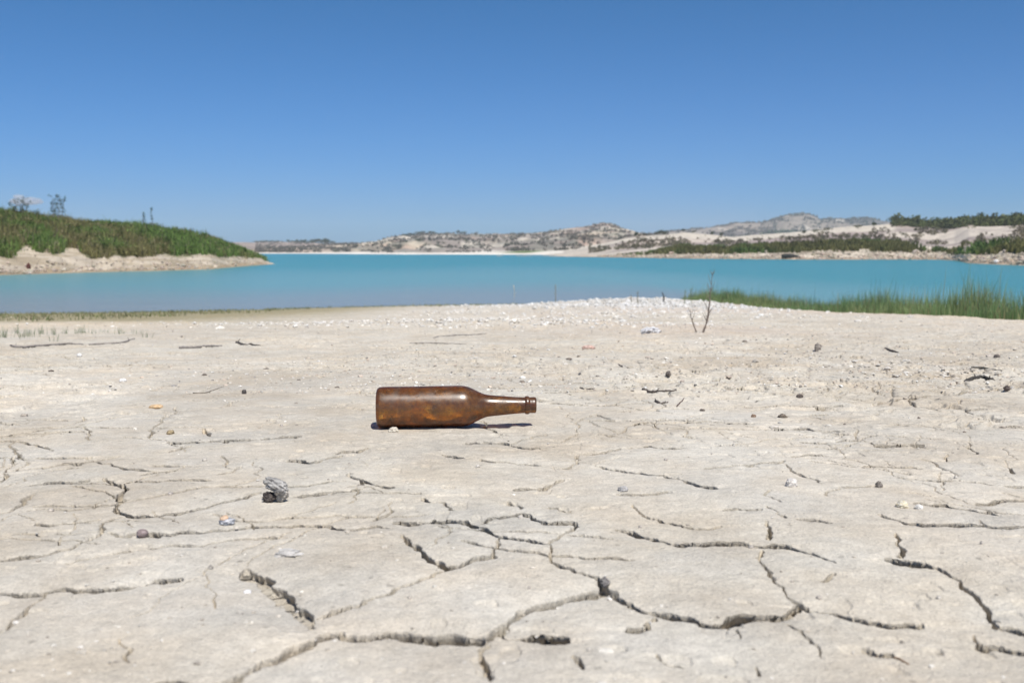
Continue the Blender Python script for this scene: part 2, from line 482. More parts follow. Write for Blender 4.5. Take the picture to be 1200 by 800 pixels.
    col = mixc(col, [.45, .385, .30], sstep(.50, .62, fbm(X * 4.2, Y * 3.4, 24, 4)) * sstep(.2, .7, X) * sstep(1.2, 1.5, Y) * sstep(4, 2.8, Y) * .45)
    # bluish grey stains on the plates
    st = sstep(.62, .72, fbm(X * 7, Y * 10, 110, 4)) * sstep(3, 1.2, Y)
    col = mixc(col, [.43, .405, .37], st * .15)
    # pale sandy shore strip, right and left
    col = mixc(col, buff, sstep(3.1, 4.1, X) * sstep(3, 6, Y) * .8)
    col = mixc(col, buff, sstep(-1.5, -3, X) * sstep(4.8, 6, Y) * .6)
    # damp olive margin by the water on the left
    mg = sstep(7.2, 9.2, Y + .7 * (n2 - .5) + .55 * (X + 4.5)) * sstep(-1.0, -3.2, X)
    col = mixc(col, [.27, .24, .14], mg * .85)
    dm = sstep(-.80, -.88, Z) * sstep(5, 8, Y)
    col = mixc(col, [.24, .21, .13], dm * .75)
    # white stony bank
    wb = np.exp(-((X - 2.0) / 2.2) ** 2 - ((Y - 17.0) / 4.0) ** 2)
    col = mixc(col, [.60, .575, .53], np.clip(wb * 1.3, 0, 1) * sstep(.35, .6, n2) * .8)
    # browner and darker with crack depth
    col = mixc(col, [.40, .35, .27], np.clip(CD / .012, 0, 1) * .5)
    V = np.stack([X + SX, Y + SY, Z], -1)
    o = np_mesh('ground', V, grid_faces(NR, NA)[:, ::-1], 4, col, True, M_mud)
    tag(o, 'pale cracked dry mud of the lake bed sloping down to the water', kind='structure')
    return R, A, Z

GR, GA, GZ = build_ground()
def gz(x, y):
    """height of the finished ground"""
    r = math.hypot(x, y); a = math.atan2(x, y)
    i = int(np.clip(np.searchsorted(GR, r), 1, len(GR) - 1)); j = int(np.clip(np.searchsorted(GA, a), 1, len(GA) - 1))
    return float(GZ[i, j])
def gz_arr(x, y):
    r = np.hypot(x, y); a = np.arctan2(x, y)
    i = np.clip(np.searchsorted(GR, r), 1, len(GR) - 1); j = np.clip(np.searchsorted(GA, a), 1, len(GA) - 1)
    return GZ[i, j]
def G(px, py):
    p = ground_hit(px, py); p[2] = gz(p[0], p[1]); return p

# ------------------------------------------------------------------ WATER
def build_water():
    xs = np.concatenate([-np.geomspace(1800, 3, 60), np.linspace(-2.8, 2.8, 15), np.geomspace(3, 1800, 60)])
    ys = np.concatenate([np.linspace(4, 40, 120), np.geomspace(41, 1800, 90)])
    X, Y = np.meshgrid(xs, ys)
    n = fbm(X * .02, Y * .02, 200, 3)
    depth = np.clip(WATER - bed(X, Y), 0, 4)
    # silty shallows -> open milky turquoise
    col = mixc([.22, .25, .25], [.13, .285, .285], sstep(0, .9, depth))
    col = mixc(col, [.05, .235, .235], sstep(.9, 3.2, depth))
    col = mixc(col, [.018, .205, .200], sstep(60, 170, Y) * (.6 + .4 * n))
    o = np_mesh('water', np.stack([X, Y, np.full_like(X, WATER)], -1), grid_faces(len(ys), len(xs)), 4, col, True, M_water)
    tag(o, 'calm milky turquoise reservoir water', kind='structure')
build_water()

# ------------------------------------------------------------------ scatter helpers
ICO_V = None
def ico(level):
    import bmesh
    bm = bmesh.new(); bmesh.ops.create_icosphere(bm, subdivisions=level, radius=1.0)
    v = np.array([q.co[:] for q in bm.verts]); f = np.array([[q.index for q in p.verts] for p in bm.faces]); bm.free()
    return v, f
ICO1 = ico(1); ICO2 = ico(2)

def blobs(P, S, cols, flat=.6, jag=.25, base=ICO1, sink=.2, flatv=None):
    """many pebble or bush shaped lumps -> verts, faces, cols"""
    n = len(P); bv, bf = base
    V = np.repeat(bv[None], n, 0)
    V = V * (1 + rng.uniform(-jag, jag, (n, len(bv), 1)))
    sc = np.stack([S * rng.uniform(.75, 1.3, n), S * rng.uniform(.75, 1.3, n), S * flat * rng.uniform(.7, 1.3, n)], -1)
    V = V * sc[:, None, :]
    th = rng.uniform(0, 2 * pi, n); c, s = np.cos(th)[:, None], np.sin(th)[:, None]
    X = V[..., 0] * c - V[..., 1] * s; Y = V[..., 0] * s + V[..., 1] * c
    V = np.stack([X, Y, V[..., 2]], -1) + P[:, None, :]
    V[..., 2] += (sc[:, 2] * (1 - 2 * sink))[:, None] * .8
    F = bf[None] + (np.arange(n) * len(bv))[:, None, None]
    Cc = np.repeat(cols[:, None, :], len(bv), 1)
    return V.reshape(-1, 3), F.reshape(-1, 3), Cc.reshape(-1, 3)

def blades(P, H, W, cols, lean=.25, tipc=1.15, basec=.9, yaw=None):
    """grass blades: 5 vertices, quad + tip -> three triangles"""
    n = len(P)
    th = rng.uniform(0, 2 * pi, n) if yaw is None else yaw
    la = rng.uniform(0, 2 * pi, n); lm = np.abs(rng.normal(0, lean, n)) * H
    wx, wy = np.cos(th) * W / 2, np.sin(th) * W / 2
    lx, ly = np.cos(la) * lm, np.sin(la) * lm
    V = np.zeros((n, 5, 3))
    V[:, 0] = P + np.stack([-wx, -wy, -.02 * H], -1); V[:, 1] = P + np.stack([wx, wy, -.02 * H], -1)
    V[:, 2] = P + np.stack([wx * .8 + lx * .35, wy * .8 + ly * .35, H * .55], -1)
    V[:, 3] = P + np.stack([-wx * .8 + lx * .35, -wy * .8 + ly * .35, H * .55], -1)
    V[:, 4] = P + np.stack([lx, ly, H], -1)
    T = np.array([[0, 1, 2], [0, 2, 3], [3, 2, 4]])
    F = T[None] + (np.arange(n) * 5)[:, None, None]
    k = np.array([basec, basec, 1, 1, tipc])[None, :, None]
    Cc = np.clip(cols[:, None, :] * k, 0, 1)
    return V.reshape(-1, 3), F.reshape(-1, 3), Cc.reshape(-1, 3)

def leafcloud(P, S, cols):
    """one leaf-sized triangle pair per point, random orientation"""
    n = len(P)
    a = rng.normal(size=(n, 3)); a /= np.linalg.norm(a, axis=1)[:, None]
    b = rng.normal(size=(n, 3)); b -= (a * b).sum(1)[:, None] * a; b /= np.linalg.norm(b, axis=1)[:, None]
    S = np.asarray(S)[:, None]
    V = np.stack([P - a * S, P + b * S * .55, P + a * S, P - b * S * .55], 1)
    F = np.array([[0, 1, 2], [0, 2, 3]])[None] + (np.arange(n) * 4)[:, None, None]
    return V.reshape(-1, 3), F.reshape(-1, 3), np.repeat(cols[:, None], 4, 1).reshape(-1, 3)

def joinp(parts):
    V, F, K, off = [], [], [], 0
    for v, f, c in parts:
        V.append(v); F.append(f + off); K.append(c); off += len(v)
    return np.concatenate(V), np.concatenate(F), np.concatenate(K)

def jitcol(c, n, amt=.15, hue=.06):
    c = np.asarray(c, float)
    k = 1 + rng.uniform(-amt, amt, (n, 1)); h = 1 + rng.uniform(-hue, hue, (n, 3))
    return np.clip(np.broadcast_to(c, (n, 3)) * k * h, 0, 1)

def tube(path, rad, col, sides=7, knob=.12):
    path = np.asarray(path, float); n = len(path); rad = np.broadcast_to(np.asarray(rad, float), (n,))
    V = []
    for i in range(n):
        t = path[min(i + 1, n - 1)] - path[max(i - 1, 0)]; t /= np.linalg.norm(t) + 1e-12
        up = np.array([0, 0, 1.]) if abs(t[2]) < .9 else np.array([1., 0, 0])
        a = np.cross(t, up); a /= np.linalg.norm(a); b = np.cross(t, a)
        for k in range(sides):
            q = 2 * pi * k / sides; rr = rad[i] * (1 + rng.uniform(-knob, knob))
            V.append(path[i] + (a * cos(q) + b * sin(q)) * rr)
    F = []
    for i in range(n - 1):
        for k in range(sides):
            p0 = i * sides + k; p1 = i * sides + (k + 1) % sides
            F += [[p0, p1, p1 + sides], [p0, p1 + sides, p0 + sides]]
    V.append(path[0]); V.append(path[-1]); c0, c1 = len(V) - 2, len(V) - 1
    for k in range(sides):
        F.append([c0, (k + 1) % sides, k]); F.append([c1, (n - 1) * sides + k, (n - 1) * sides + (k + 1) % sides])
    V = np.array(V)
    return V, np.array(F), np.broadcast_to(np.asarray(col), (len(V), 3)).copy()

def smoothpath(P, n=24, wob=0.0):
    P = np.asarray(P, float); d = np.r_[0, np.cumsum(np.linalg.norm(np.diff(P, axis=0), axis=1))]
    t = np.linspace(0, d[-1], n)
    Q = np.stack([np.interp(t, d, P[:, k]) for k in range(P.shape[1])], -1)
    for _ in range(2): Q[1:-1] = (Q[:-2] + 2 * Q[1:-1] + Q[2:]) / 4
    if wob: Q[1:-1] += rng.normal(0, wob, Q[1:-1].shape)
    return Q

# ------------------------------------------------------------------ LAND beyond the water
def land(name, pxs, Yw, rows, nx, ns, noise_fn, col_fn, label, mat, back=None, srange=None):
    """terrain over (direction, distance beyond its waterline); rows = [(s, [py per px] | ('z', h))]"""
    pxs = np.array(pxs, float)
    p = np.linspace(pxs[0], pxs[-1], nx)
    yw = np.interp(p, pxs, Yw)
    svals = np.array([r[0] for r in rows], float)
    s = np.concatenate([np.linspace(a, b, max(2, int(ns * (k + 1) / len(svals)) // 2 + 3), endpoint=False) for k, (a, b) in enumerate(zip(svals[:-1], svals[1:]))] + [[svals[-1]]])
    Zr = []
    for sv, r in rows:
        if isinstance(r, tuple): Zr.append(np.interp(p, pxs, r[1]) if isinstance(r[1], list) else np.full(nx, r[1], float))
        else: Zr.append(zpix(p, np.interp(p, pxs, r), yw + sv))
    Zr = np.array(Zr)
    Z = np.zeros((len(s), nx))
    for k in range(nx): Z[:, k] = np.interp(s, svals, Zr[:, k])
    S, P = np.meshgrid(s, p, indexing='ij')
    Yd = yw[None, :] + S; U = upix(P)
    X = U * Yd
    Z = Z + noise_fn(X, Yd, S, P)
    col = col_fn(X, Yd, S, P, Z)
    o = np_mesh(name, np.stack([X, Yd, Z], -1), grid_faces(len(s), nx), 4, col, True, mat)
    tag(o, label, kind='structure')
    def height(px, sq):
        j = int(np.clip(np.searchsorted(p, px), 0, nx - 1)); i = int(np.clip(np.searchsorted(s, sq), 0, len(s) - 1))
        return np.array([X[i, j], Yd[i, j], Z[i, j]])
    def many(px, sq):
        j = np.clip(np.searchsorted(p, px), 0, nx - 1); i = np.clip(np.searchsorted(s, sq), 0, len(s) - 1)
        yy = np.interp(px, pxs, Yw) + sq
        return np.stack([upix(px) * yy, yy, Z[i, j]], -1)
    return height, many

SAND = np.array([.60, .53, .43]); TAN = np.array([.50, .42, .31]); SCRUB = np.array([.24, .205, .18]); OLIVE = np.array([.13, .14, .07])

# headland on the left
hp = [-420, -120, 0, 100, 160, 200, 247, 281, 305, 320, 345]
hY = [38, 43, 46.5, 52, 55, 57.5, 61, 71, 78, 82, 84]
def h_noise(X, Y, S, P):
    er = sstep(.5, 2.0, S) * sstep(9 + 0 * S, 3, S - bluff(P))
    gul = np.abs(vnoise(X * 1.1 + Y * .5, Y * .2, 301) - .5) * 2
    return er * (.30 * (gul - .5) * sstep(250, 120, P) + .24 * (fbm(X * 2.2, Y * 2.2, 302, 3) - .5)) + .12 * (fbm(X * 1.5, Y * 1.5, 303, 3) - .5) * sstep(-1, 1, S)
def bluff(P):
    return np.exp(-((P - 33) / 10) ** 2) * 2.2 + np.exp(-((P - 86) / 12) ** 2) * 4.4 + np.exp(-((P - 55) / 5) ** 2) * 1.5
def h_col(X, Y, S, P, Z):
    c = mixc([.34, .26, .17], [.45, .385, .30], sstep(.9, 2.2, S + .8 * (fbm(X * 2, Y, 304, 3) - .5)))  # browner towards the water, bank shadows put into the darker tone
    c = mixc(c, [.30, .24, .16], sstep(.45, .62, fbm(X * 1.3, Y * .6 + Z * 9, 305, 4)) * .7)
    return mixc(c, [.12, .12, .06], sstep(3.8, 5.0, S - bluff(P) + 2.5 * (fbm(X * .7, Y * .4, 306, 3) - .5)))
H_h, H_many = land('headland', hp, hY,
    [(-6, ('z', -2.2)), (0, ('z', WATER)), (1.6, [312, 314, 315, 315, 314, 312, 311, 308, 307, 310, 330]), (3.4, [300, 301, 303, 302, 302, 302, 302, 301, 303, 309.5, 330]),
     (5, [290, 292, 296, 297, 298, 297, 297, 298, 302, 310, 330]), (9, [262, 270, 281, 284, 286, 285, 289, 294, 303, 315, 330]),
     (14, [232, 246, 258, 269, 272, 277, 284, 295, 306, 318, 330]), (20, [225, 242, 254, 268, 271, 277, 286, 298, 309, 320, 330]), (34, ('z', [.6, .6, .6, .6, .5, .3, -.2, -.9, -1.5, -2, -3])), (60, ('z', -2.5)), (90, ('z', -4.2))],
    420, 70, h_noise, h_col, 'sandy eroded headland rising from the water on the left', M_land)

def headland_reeds():
    n = 90000
    px = rng.uniform(-380, 312, n); s = rng.uniform(2.6, 27, n)
    edge = 4.3 + 3.2 * (fbm(px * .035, s * .0, 310, 3) - .5)
    # bare eroded bluffs
    edge = edge + bluff(px) * rng.uniform(.6, 1.1, n)
    edge = np.where(px > 240, edge - .9 * sstep(240, 300, px), edge)
    dens = fbm(px * .06, s * .8, 311, 3)
    k = (s > edge) & (rng.random(n) < .35 + dens)
    px, s = px[k], s[k]
    P = H_many(px, s); n = len(P)
    hh = (.34 + .55 * fbm(P[:, 0] * 1.4, P[:, 1] * .9, 312, 3)) * rng.uniform(.6, 1.25, n) * (1 - .45 * sstep(230, 312, px))
    hh *= np.where(rng.random(n) < .012, 1.35, 1)
    t = fbm(P[:, 0] * .5, P[:, 1] * .35, 313, 4)
    green = sstep(.42, .6, t + .12 * sstep(100, 200, px) + rng.normal(0, .03, n))
    cb = mixc([.185, .170, .070], [.125, .195, .050], green)
    cb = mixc(cb, [.24, .20, .13], (rng.random(n) < .14) * .7)
    cb = cb * (1 + rng.uniform(-.3, .3, (n, 1)))
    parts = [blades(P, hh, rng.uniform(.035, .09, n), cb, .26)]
    # rounded shrubs standing out of the reeds
    ns = 150; sp = rng.uniform(-360, 296, ns); ss = rng.uniform(5, 20, ns) + bluff(sp); SPt = H_many(sp, ss); SR = rng.uniform(.16, .42, ns) * (1 - .4 * sstep(220, 300, sp))
    q = 240; ix = np.repeat(np.arange(ns), q); dd = rng.normal(size=(ns * q, 3)); dd /= np.linalg.norm(dd, axis=1)[:, None]; dd *= rng.uniform(.55, 1.05, (ns * q, 1))
    QQ = SPt[ix] + dd * SR[ix][:, None] * [1, 1, .9] + [0, 0, .35]
    sc_ = jitcol([.085, .125, .035], ns, .35)[ix] * (1 + rng.uniform(-.3, .4, (ns * q, 1)))
    parts.append(leafcloud(QQ, rng.uniform(.03, .06, ns * q), sc_))
    # leafy tufts between the stems
    m = 110000
    idx = rng.integers(0, n, m)
    Q = P[idx] + np.stack([rng.normal(0, .18, m), rng.normal(0, .18, m), hh[idx] * rng.uniform(.1, .85, m)], -1)
    parts.append(leafcloud(Q, rng.uniform(.035, .085, m), cb[idx] * (1 + rng.uniform(-.35, .45, (m, 1)))))
    v, f, c = joinp(parts)
    o = np_mesh('reeds', v, f, 3, c, False, M_leaf_far)
    tag(o, 'dense green reeds and scrub covering the top of the headland', 'reeds', kind='stuff')
headland_reeds()

# right bank
rp = [560, 640, 700, 730, 800, 860, 930, 1000, 1045, 1100, 1118, 1135, 1200, 1330, 1650]
rY = [200, 185, 165, 155, 138, 130, 124, 123, 123, 122, 112, 88, 75, 70, 66]
def r_noise(X, Y, S, P):
    return sstep(-2, 2, S) * sstep(14, 6, S) * .5 * (fbm(X * .8, Y * .8, 321, 4) - .5) + sstep(20, 60, S) * 1.0 * (fbm(X * .06, Y * .06, 322, 4) - .5)
def r_col(X, Y, S, P, Z):
    c = mixc([.37, .285, .20], [.50, .43, .34], sstep(1, 4, S + 3 * (fbm(X * .7, Y * .7, 323, 3) - .5)))
    c = mixc(c, [.27, .21, .15], sstep(.47, .6, fbm(X * .5, Y * .5, 324, 4)) * .6)
    up = mixc([.40, .325, .27], [.29, .24, .21], sstep(.4, .62, fbm(X * .10, Y * .05, 325, 4)))      # pinkish scrub slope
    up = mixc(up, SAND, sstep(.55, .7, fbm(X * .05, Y * .12, 326, 4)) * .7)
    sand = sstep(92, 98, S + 9 * (fbm(X * .05, Y * .05, 327, 3) - .5)) * sstep(1052, 1044, P) + sstep(740, 690, P) * .7
    up = mixc(up, SAND * .86, np.clip(sand, 0, 1))
    gr = sstep(25, 33, S) * sstep(96, 80, S) * sstep(800, 860, P) * sstep(1046, 1020, P) * (.45 + .55 * sstep(.4, .55, fbm(X * .07, Y * .07, 329, 3)))
    up = mixc(up, [.27, .215, .20], gr * .8)
    return mixc(c, up, sstep(14, 22, S))
R_h, R_many = land('lakeshore', rp, rY,
    [(-10, ('z', -2.5)), (0, ('z', WATER)),
     (3, [312, 301, 300, 300, 300.5, 301.5, 302, 302, 302, 301.5, 303, 305, 306, 306, 306]),
     (6, [312, 300.5, 300, 299.5, 299.3, 299, 298, 296.5, 297, 297.5, 299, 299.5, 298, 297, 297]),
     (20, [312, 300, 298.5, 297, 293, 292, 290.5, 286.5, 286, 290, 291, 291, 287, 283, 279]),
     (55, [310, 299.5, 295, 289.5, 286.5, 286, 284.5, 282, 281.5, 284, 284.5, 284.5, 282, 277, 273]),
     (95, [308, 298, 289, 284, 279.5, 283.5, 277, 271, 269, 272, 271, 270, 268, 262, 255]),
     (122, [306, 297.5, 287, 280, 273, 279, 272.5, 265, 262.5, 268, 267, 266, 264, 257, 248]),
     (150, [306, 297.5, 287, 281, 274, 277, 272.5, 266, 263, 267, 266, 265, 262.5, 255, 246]),
     (210, ('z', [-4, -3] + [1.0] * 13)), (300, ('z', -4.3))],
    700, 90, r_noise, r_col, 'rocky far bank with sandy terraces on the right side', M_land)

def shore_reeds(name, label, px0, px1, s0, s1, n, hmean, seed, gcol, edgef=None, wid=(.12, .3)):
    px = rng.uniform(px0, px1, n); s = rng.uniform(s0, s1, n)
    k = rng.random(n) < .05 + 1.9 * (fbm(px * .09, s * .3, seed, 3) - .3)
    if edgef is not None: k &= edgef(px, s)
    px, s = px[k], s[k]; P = R_many(px, s); n = len(P)
    h = hmean * (.35 + 1.3 * fbm(P[:, 0] * .35, P[:, 1] * .2, seed + 1, 3)) * rng.uniform(.6, 1.2, n) * (.3 + .7 * sstep(725, 800, px))
    g = sstep(.4, .6, fbm(P[:, 0] * .12, P[:, 1] * .12, seed + 2, 3))
    cb = mixc(gcol[0], gcol[1], g) * (1 + rng.uniform(-.3, .3, (n, 1)))
    parts = [blades(P, h, rng.uniform(*wid, n), cb, .25)]
    m = n // 2; idx = rng.integers(0, n, m)
    Q = P[idx] + np.stack([rng.normal(0, .3, m), rng.normal(0, .3, m), h[idx] * rng.uniform(.1, .9, m)], -1)
    parts.append(leafcloud(Q, rng.uniform(.1, .2, m), cb[idx] * (1 + rng.uniform(-.3, .4, (m, 1)))))
    v, f, c = joinp(parts)
    o = np_mesh(name, v, f, 3, c, False, M_leaf_far)
    tag(o, label, 'reeds', kind='stuff')
def e1(px, s):
    lo = np.interp(px, [728, 760, 800, 900, 1000, 1060, 1085, 1100, 1330], [9, 7, 7.5, 9, 8, 8, 7, 7, 7])
    hi = np.interp(px, [728, 760, 800, 900, 1000, 1050, 1085, 1100, 1135, 1330], [12, 20, 26, 27, 28, 27, 12, 11, 18, 22])
    w = 3 * (fbm(px * .06, s * 0, 341, 3) - .5)
    return (s > lo + w) & (s < hi + w)
shore_reeds('reeds', 'long dark green belt of reeds along the far right bank', 728, 1420, 5, 40, 75000, .72, 330, ([.125, .120, .045], [.085, .130, .035]), e1)

# central and far-left hills
cp = [-500, -100, 250, 330, 370, 400, 440, 455, 470, 500, 510, 530, 545, 570, 590, 610, 640, 665, 690, 706, 716, 730, 745, 760, 800, 900]
cY = [330, 330, 330, 330, 320, 300, 280, 275, 272, 268, 266, 264, 262, 258, 254, 250, 245, 240, 236, 234, 234, 232, 230, 230, 228, 228]
skl = [284, 284, 284, 284, 285, 286, 284.5, 280.5, 277.5, 274.5, 275, 274.5, 275.5, 276.5, 276, 275, 273, 268.5, 265.5, 262, 263, 269, 273, 276, 278, 280]
def c_noise(X, Y, S, P):
    k = sstep(25, 120, S) * sstep(640, 420, S)
    rid = 1 - np.abs(fbm(X * .022, Y * .016, 351, 4) - .5) * 4
    return k * (4.2 * (rid - .62) + 2.6 * (fbm(X * .09, Y * .07, 352, 4) - .5)) * (1 - .65 * sstep(340, 400, S) * sstep(560, 440, S)) * lerp(.35, 1, sstep(380, 470, P))
def c_col(X, Y, S, P, Z):
    a = fbm(X * .025, Y * .02, 353, 5); b = fbm(X * .06, Y * .05 + 7, 354, 4)
    c = mixc([.27, .225, .19], TAN * .95, sstep(.46, .60, a))
    c = mixc(c, SAND * .95, sstep(.56, .68, b) * .8)
    c = mixc(c, [.40, .27, .20], sstep(.58, .68, fbm(X * .04 + 9, Y * .05, 355, 3)) * .6)
    c = mixc(c, [.17, .165, .13], sstep(.52, .64, fbm(X * .11, Y * .09, 356, 3)) * .65)
    left = sstep(420, 360, P)
    c = mixc(c, mixc([.30, .235, .195], [.42, .32, .25], sstep(.45, .6, a)), left * .85)
    low = sstep(70, 25, S + 40 * (a - .5)) * lerp(1, .9, left)
    c = mixc(c, [.70, .64, .55], low)
    # sandy ramps on the lower right
    c = mixc(c, [.68, .60, .49], sstep(640, 700, P) * sstep(200, 60, S) * sstep(.40, .52, b) * .9)
    gs = np.exp(-((P - 606 - (S - 20) * .6) / 20) ** 2) * sstep(12, 18, S) * sstep(60, 42, S)
    return mixc(c, [.13, .17, .06], np.clip(gs * 1.3, 0, 1))
rowsC = [(-20, ('z', -3)), (0, ('z', WATER)), (14, [296.6] * 26), (60, [lerp(295, 295, 0)] * 12 + [294.5, 294, 293.5, 293, 292, 291, 290, 289.5, 289, 288, 288, 288, 288, 288]),
    (180, [292, 292, 292, 292, 291, 290.5, 289, 287, 286, 285, 285, 285, 285, 285, 284, 283, 283, 281, 279, 279, 279, 280, 281, 282, 282, 283]),
    (300, [289, 289, 289, 289, 288.5, 288, 286.5, 282, 279.5, 276.5, 277, 277.5, 278, 279, 279, 278, 277, 274, 272, 270, 270, 274, 277, 279, 280, 281]),
    (400, skl), (470, skl), (700, ('z', 1)), (900, ('z', -4.4))]
C_h, C_many = land('hills', cp, cY, rowsC, 900, 60, c_noise, c_col, 'low tan badland hills with grey scrub on the far shore', M_far)

# high far hills on the right
fp = [640, 745, 760, 790, 820, 850, 862, 890, 905, 918, 930, 945, 955, 962, 972, 985, 1000, 1015, 1030, 1060, 1100, 1250, 1600]
fs = [284, 276, 275, 272, 269, 265.5, 261.5, 262, 258.5, 253.5, 251.5, 252, 254.5, 258.5, 256, 256.5, 257, 256, 259, 262, 266, 268, 268]
def f_noise(X, Y, S, P):
    k = sstep(60, 200, S)
    rid = 1 - np.abs(fbm(X * .012, Y * .009, 361, 4) - .5) * 4
    return k * (9 * (rid - .6)) * (1 - .85 * sstep(260, 330, S)) + k * 2 * (fbm(X * .05, Y * .05, 362, 3) - .5)
def f_col(X, Y, S, P, Z):
    a = fbm(X * .012, Y * .01, 363, 5)
    c = mixc([.14, .118, .10], [.26, .215, .17], sstep(.42, .6, a))
    return mixc(c, SAND * .8, sstep(.62, .72, fbm(X * .02, Y * .02, 364, 4)) * .7)
F_h, F_many = land('hills', fp, [950] * len(fp), [(-40, ('z', -5)), (0, ('z', 0)), (140, [lerp(q, 284, .55) for q in fs]), (240, [lerp(q, 284, .22) for q in fs]), (330, fs), (390, fs), (700, ('z', -4.4))],
    600, 50, f_noise, f_col, 'distant domed brown hills rising behind the far right bank', M_far)

# ------------------------------------------------------------------ scrub on the hills, woods
def scrub(name, label, many, px0, px1, s0, s1, n, size, col, seed, thr=.5, cat='scrub', cond=None, flat=.8):
    px = rng.uniform(px0, px1, n); s = rng.uniform(s0, s1, n)
    k = fbm(px * .06, s * .03, seed, 4) + rng.normal(0, .05, n) > thr
    if cond is not None: k &= cond(px, s)
    px, s = px[k], s[k]; P = many(px, s); n = len(P)
    S = np.clip(rng.lognormal(-.2, .35, n), .3, 1.7) * size
    # each bush is a loose ball of leaf-sized faces
    q = 26; idx = np.repeat(np.arange(n), q)
    d = rng.normal(size=(n * q, 3)); d /= np.linalg.norm(d, axis=1)[:, None]; d *= rng.uniform(.4, 1.05, (n * q, 1))
    d[:, 2] = d[:, 2] * flat + flat * .6
    Q = P[idx] + d * S[idx][:, None]
    cb = jitcol(col, n, .3)[idx] * (1 + rng.uniform(-.3, .3, (n * q, 1)))
    v, f, c = leafcloud(Q, S[idx] * rng.uniform(.28, .5, n * q), cb)
    o = np_mesh(name, v, f, 3, c, False, M_leaf_far)
    tag(o, label, cat, kind='stuff')
scrub('scrub', 'dark low scrub dotted over the central far hills', C_many, 300, 800, 45, 460, 10000, .62, [.165, .15, .12], 401, .47)
scrub('scrub', 'brown and olive scrub dotted over the right terraces', R_many, 690, 1420, 40, 118, 4000, .36, [.17, .15, .10], 402, .5,
      cond=lambda px, s: ~((px < 1044) & (s > 98)) | (rng.random(len(px)) < .12))
scrub('woodland', 'band of dark green wood on the skyline at the far right', R_many, 1046, 1500, 112, 160, 6500, .72, [.105, .120, .045], 403, .34, 'wood', flat=1.35)
scrub('woodland', 'olive green trees below the distant domed hills', F_many, 835, 1010, 0, 120, 3000, 3.2, [.12, .135, .07], 404, .3, 'wood',
      cond=lambda px, s: s < np.interp(px, [835, 870, 960, 1010], [30, 80, 110, 60]))
scrub('scrub', 'dark scrub on the slopes of the distant domed hills', F_many, 760, 1060, 60, 380, 5000, 1.5, [.15, .135, .105], 405, .48)

# ------------------------------------------------------------------ single far trees
def far_tree(name, w, h, col, seed):
    """trunk with forked limbs + loose crown"""
    r = np.random.default_rng(seed)
    parts = [tube([[0, 0, -.2], [.03 * h, 0, .25 * h], [0, .02 * h, .6 * h]], [.045 * h, .035 * h, .015 * h], (.14, .11, .08), 6)]
    for k in range(5):
        a = r.uniform(0, 2 * pi)
        parts.append(tube([[.02 * h, 0, .25 * h + .06 * k * h], [cos(a) * w * .22, sin(a) * w * .22, .55 * h + .05 * k * h]], [.02 * h, .006 * h], (.14, .11, .08), 5))
    tv = joinp(parts)
    n = 420
    cl = r.normal(0, 1, (9, 3)) * [w * .22, w * .22, h * .13] + [0, 0, h * .62]
    idx = r.integers(0, 9, n)
    Q = cl[idx] + r.normal(0, 1, (n, 3)) * [w * .12, w * .12, h * .09]
    Q[:, 2] = np.clip(Q[:, 2], h * .22, h * 1.02)
    cv = leafcloud(Q, r.uniform(.05, .10, n) * h, jitcol(col, n, .35))
    return np_mesh('trunk', *tv[:2], 3, tv[2], True, M_wood, link=False), np_mesh('crown', *cv[:2], 3, cv[2], False, M_leaf_far, link=False)
TV = [far_tree('t', 1.0, 1.0, [.055, .075, .032], 1), far_tree('t', 1.3, 1.0, [.065, .080, .038], 2), far_tree('t', .8, 1.0, [.05, .07, .03], 3), far_tree('t', 1.5, .9, [.075, .085, .04], 4)]
def put_tree(P, h, label, group=None, v=None, wide=1.0, name='tree'):
    tm, cm = TV[v if v is not None else random.randrange(4)]
    e = empty(name, (P[0], P[1], P[2] - .05 * h), random.uniform(0, 6.28)); e.scale = (h * wide, h * wide, h)
    for nm, me in (('trunk', tm), ('crown', cm)):
        o = bpy.data.objects.new(nm, me); C.objects.link(o); o.parent = e
    tag(e, label, 'tree', group)
def pxh(npx, Y): return npx * Y / FPX

for px, h, lb in ((336.6, 4.5, 'small lone dark tree left of the tree row on the far left plain'),):
    P = C_h(px, 440); put_tree(P, pxh(h, P[1]), lb)
for px, h in ((344, 4), (348, 4.5), (353, 4.5), (358, 5), (363, 4)):
    P = C_h(px, 440); put_tree(P, pxh(h, P[1]), 'dark tree in the left half of the tree row on the far plain', 'left tree row on the far plain', wide=1.3)
for px, h in ((368, 7), (372, 6.5), (376, 6), (380, 7), (384, 6), (388, 4.5)):
    P = C_h(px, 440); put_tree(P, pxh(h, P[1]), 'taller dark tree in the right clump of the far plain row', 'right tree clump on the far plain', wide=1.2)
for px, h in ((300, 2.6), (306, 3), (312, 3.4), (318, 3.2), (324, 2.8)):
    P = C_h(px, 440); put_tree(P, pxh(h, P[1]), 'low dark tree on the far plain just beyond the headland tip', 'low trees beyond the headland tip', wide=1.9)
for px, h in ((472, 5), (476, 4.5), (480, 5), (484, 4.5), (489, 5), (494, 4.5)):
    P = C_h(px, 430); put_tree(P, pxh(h, P[1]), 'dark tree in the close row on top of the pale mesa', 'tree row on the pale mesa', wide=1.25)
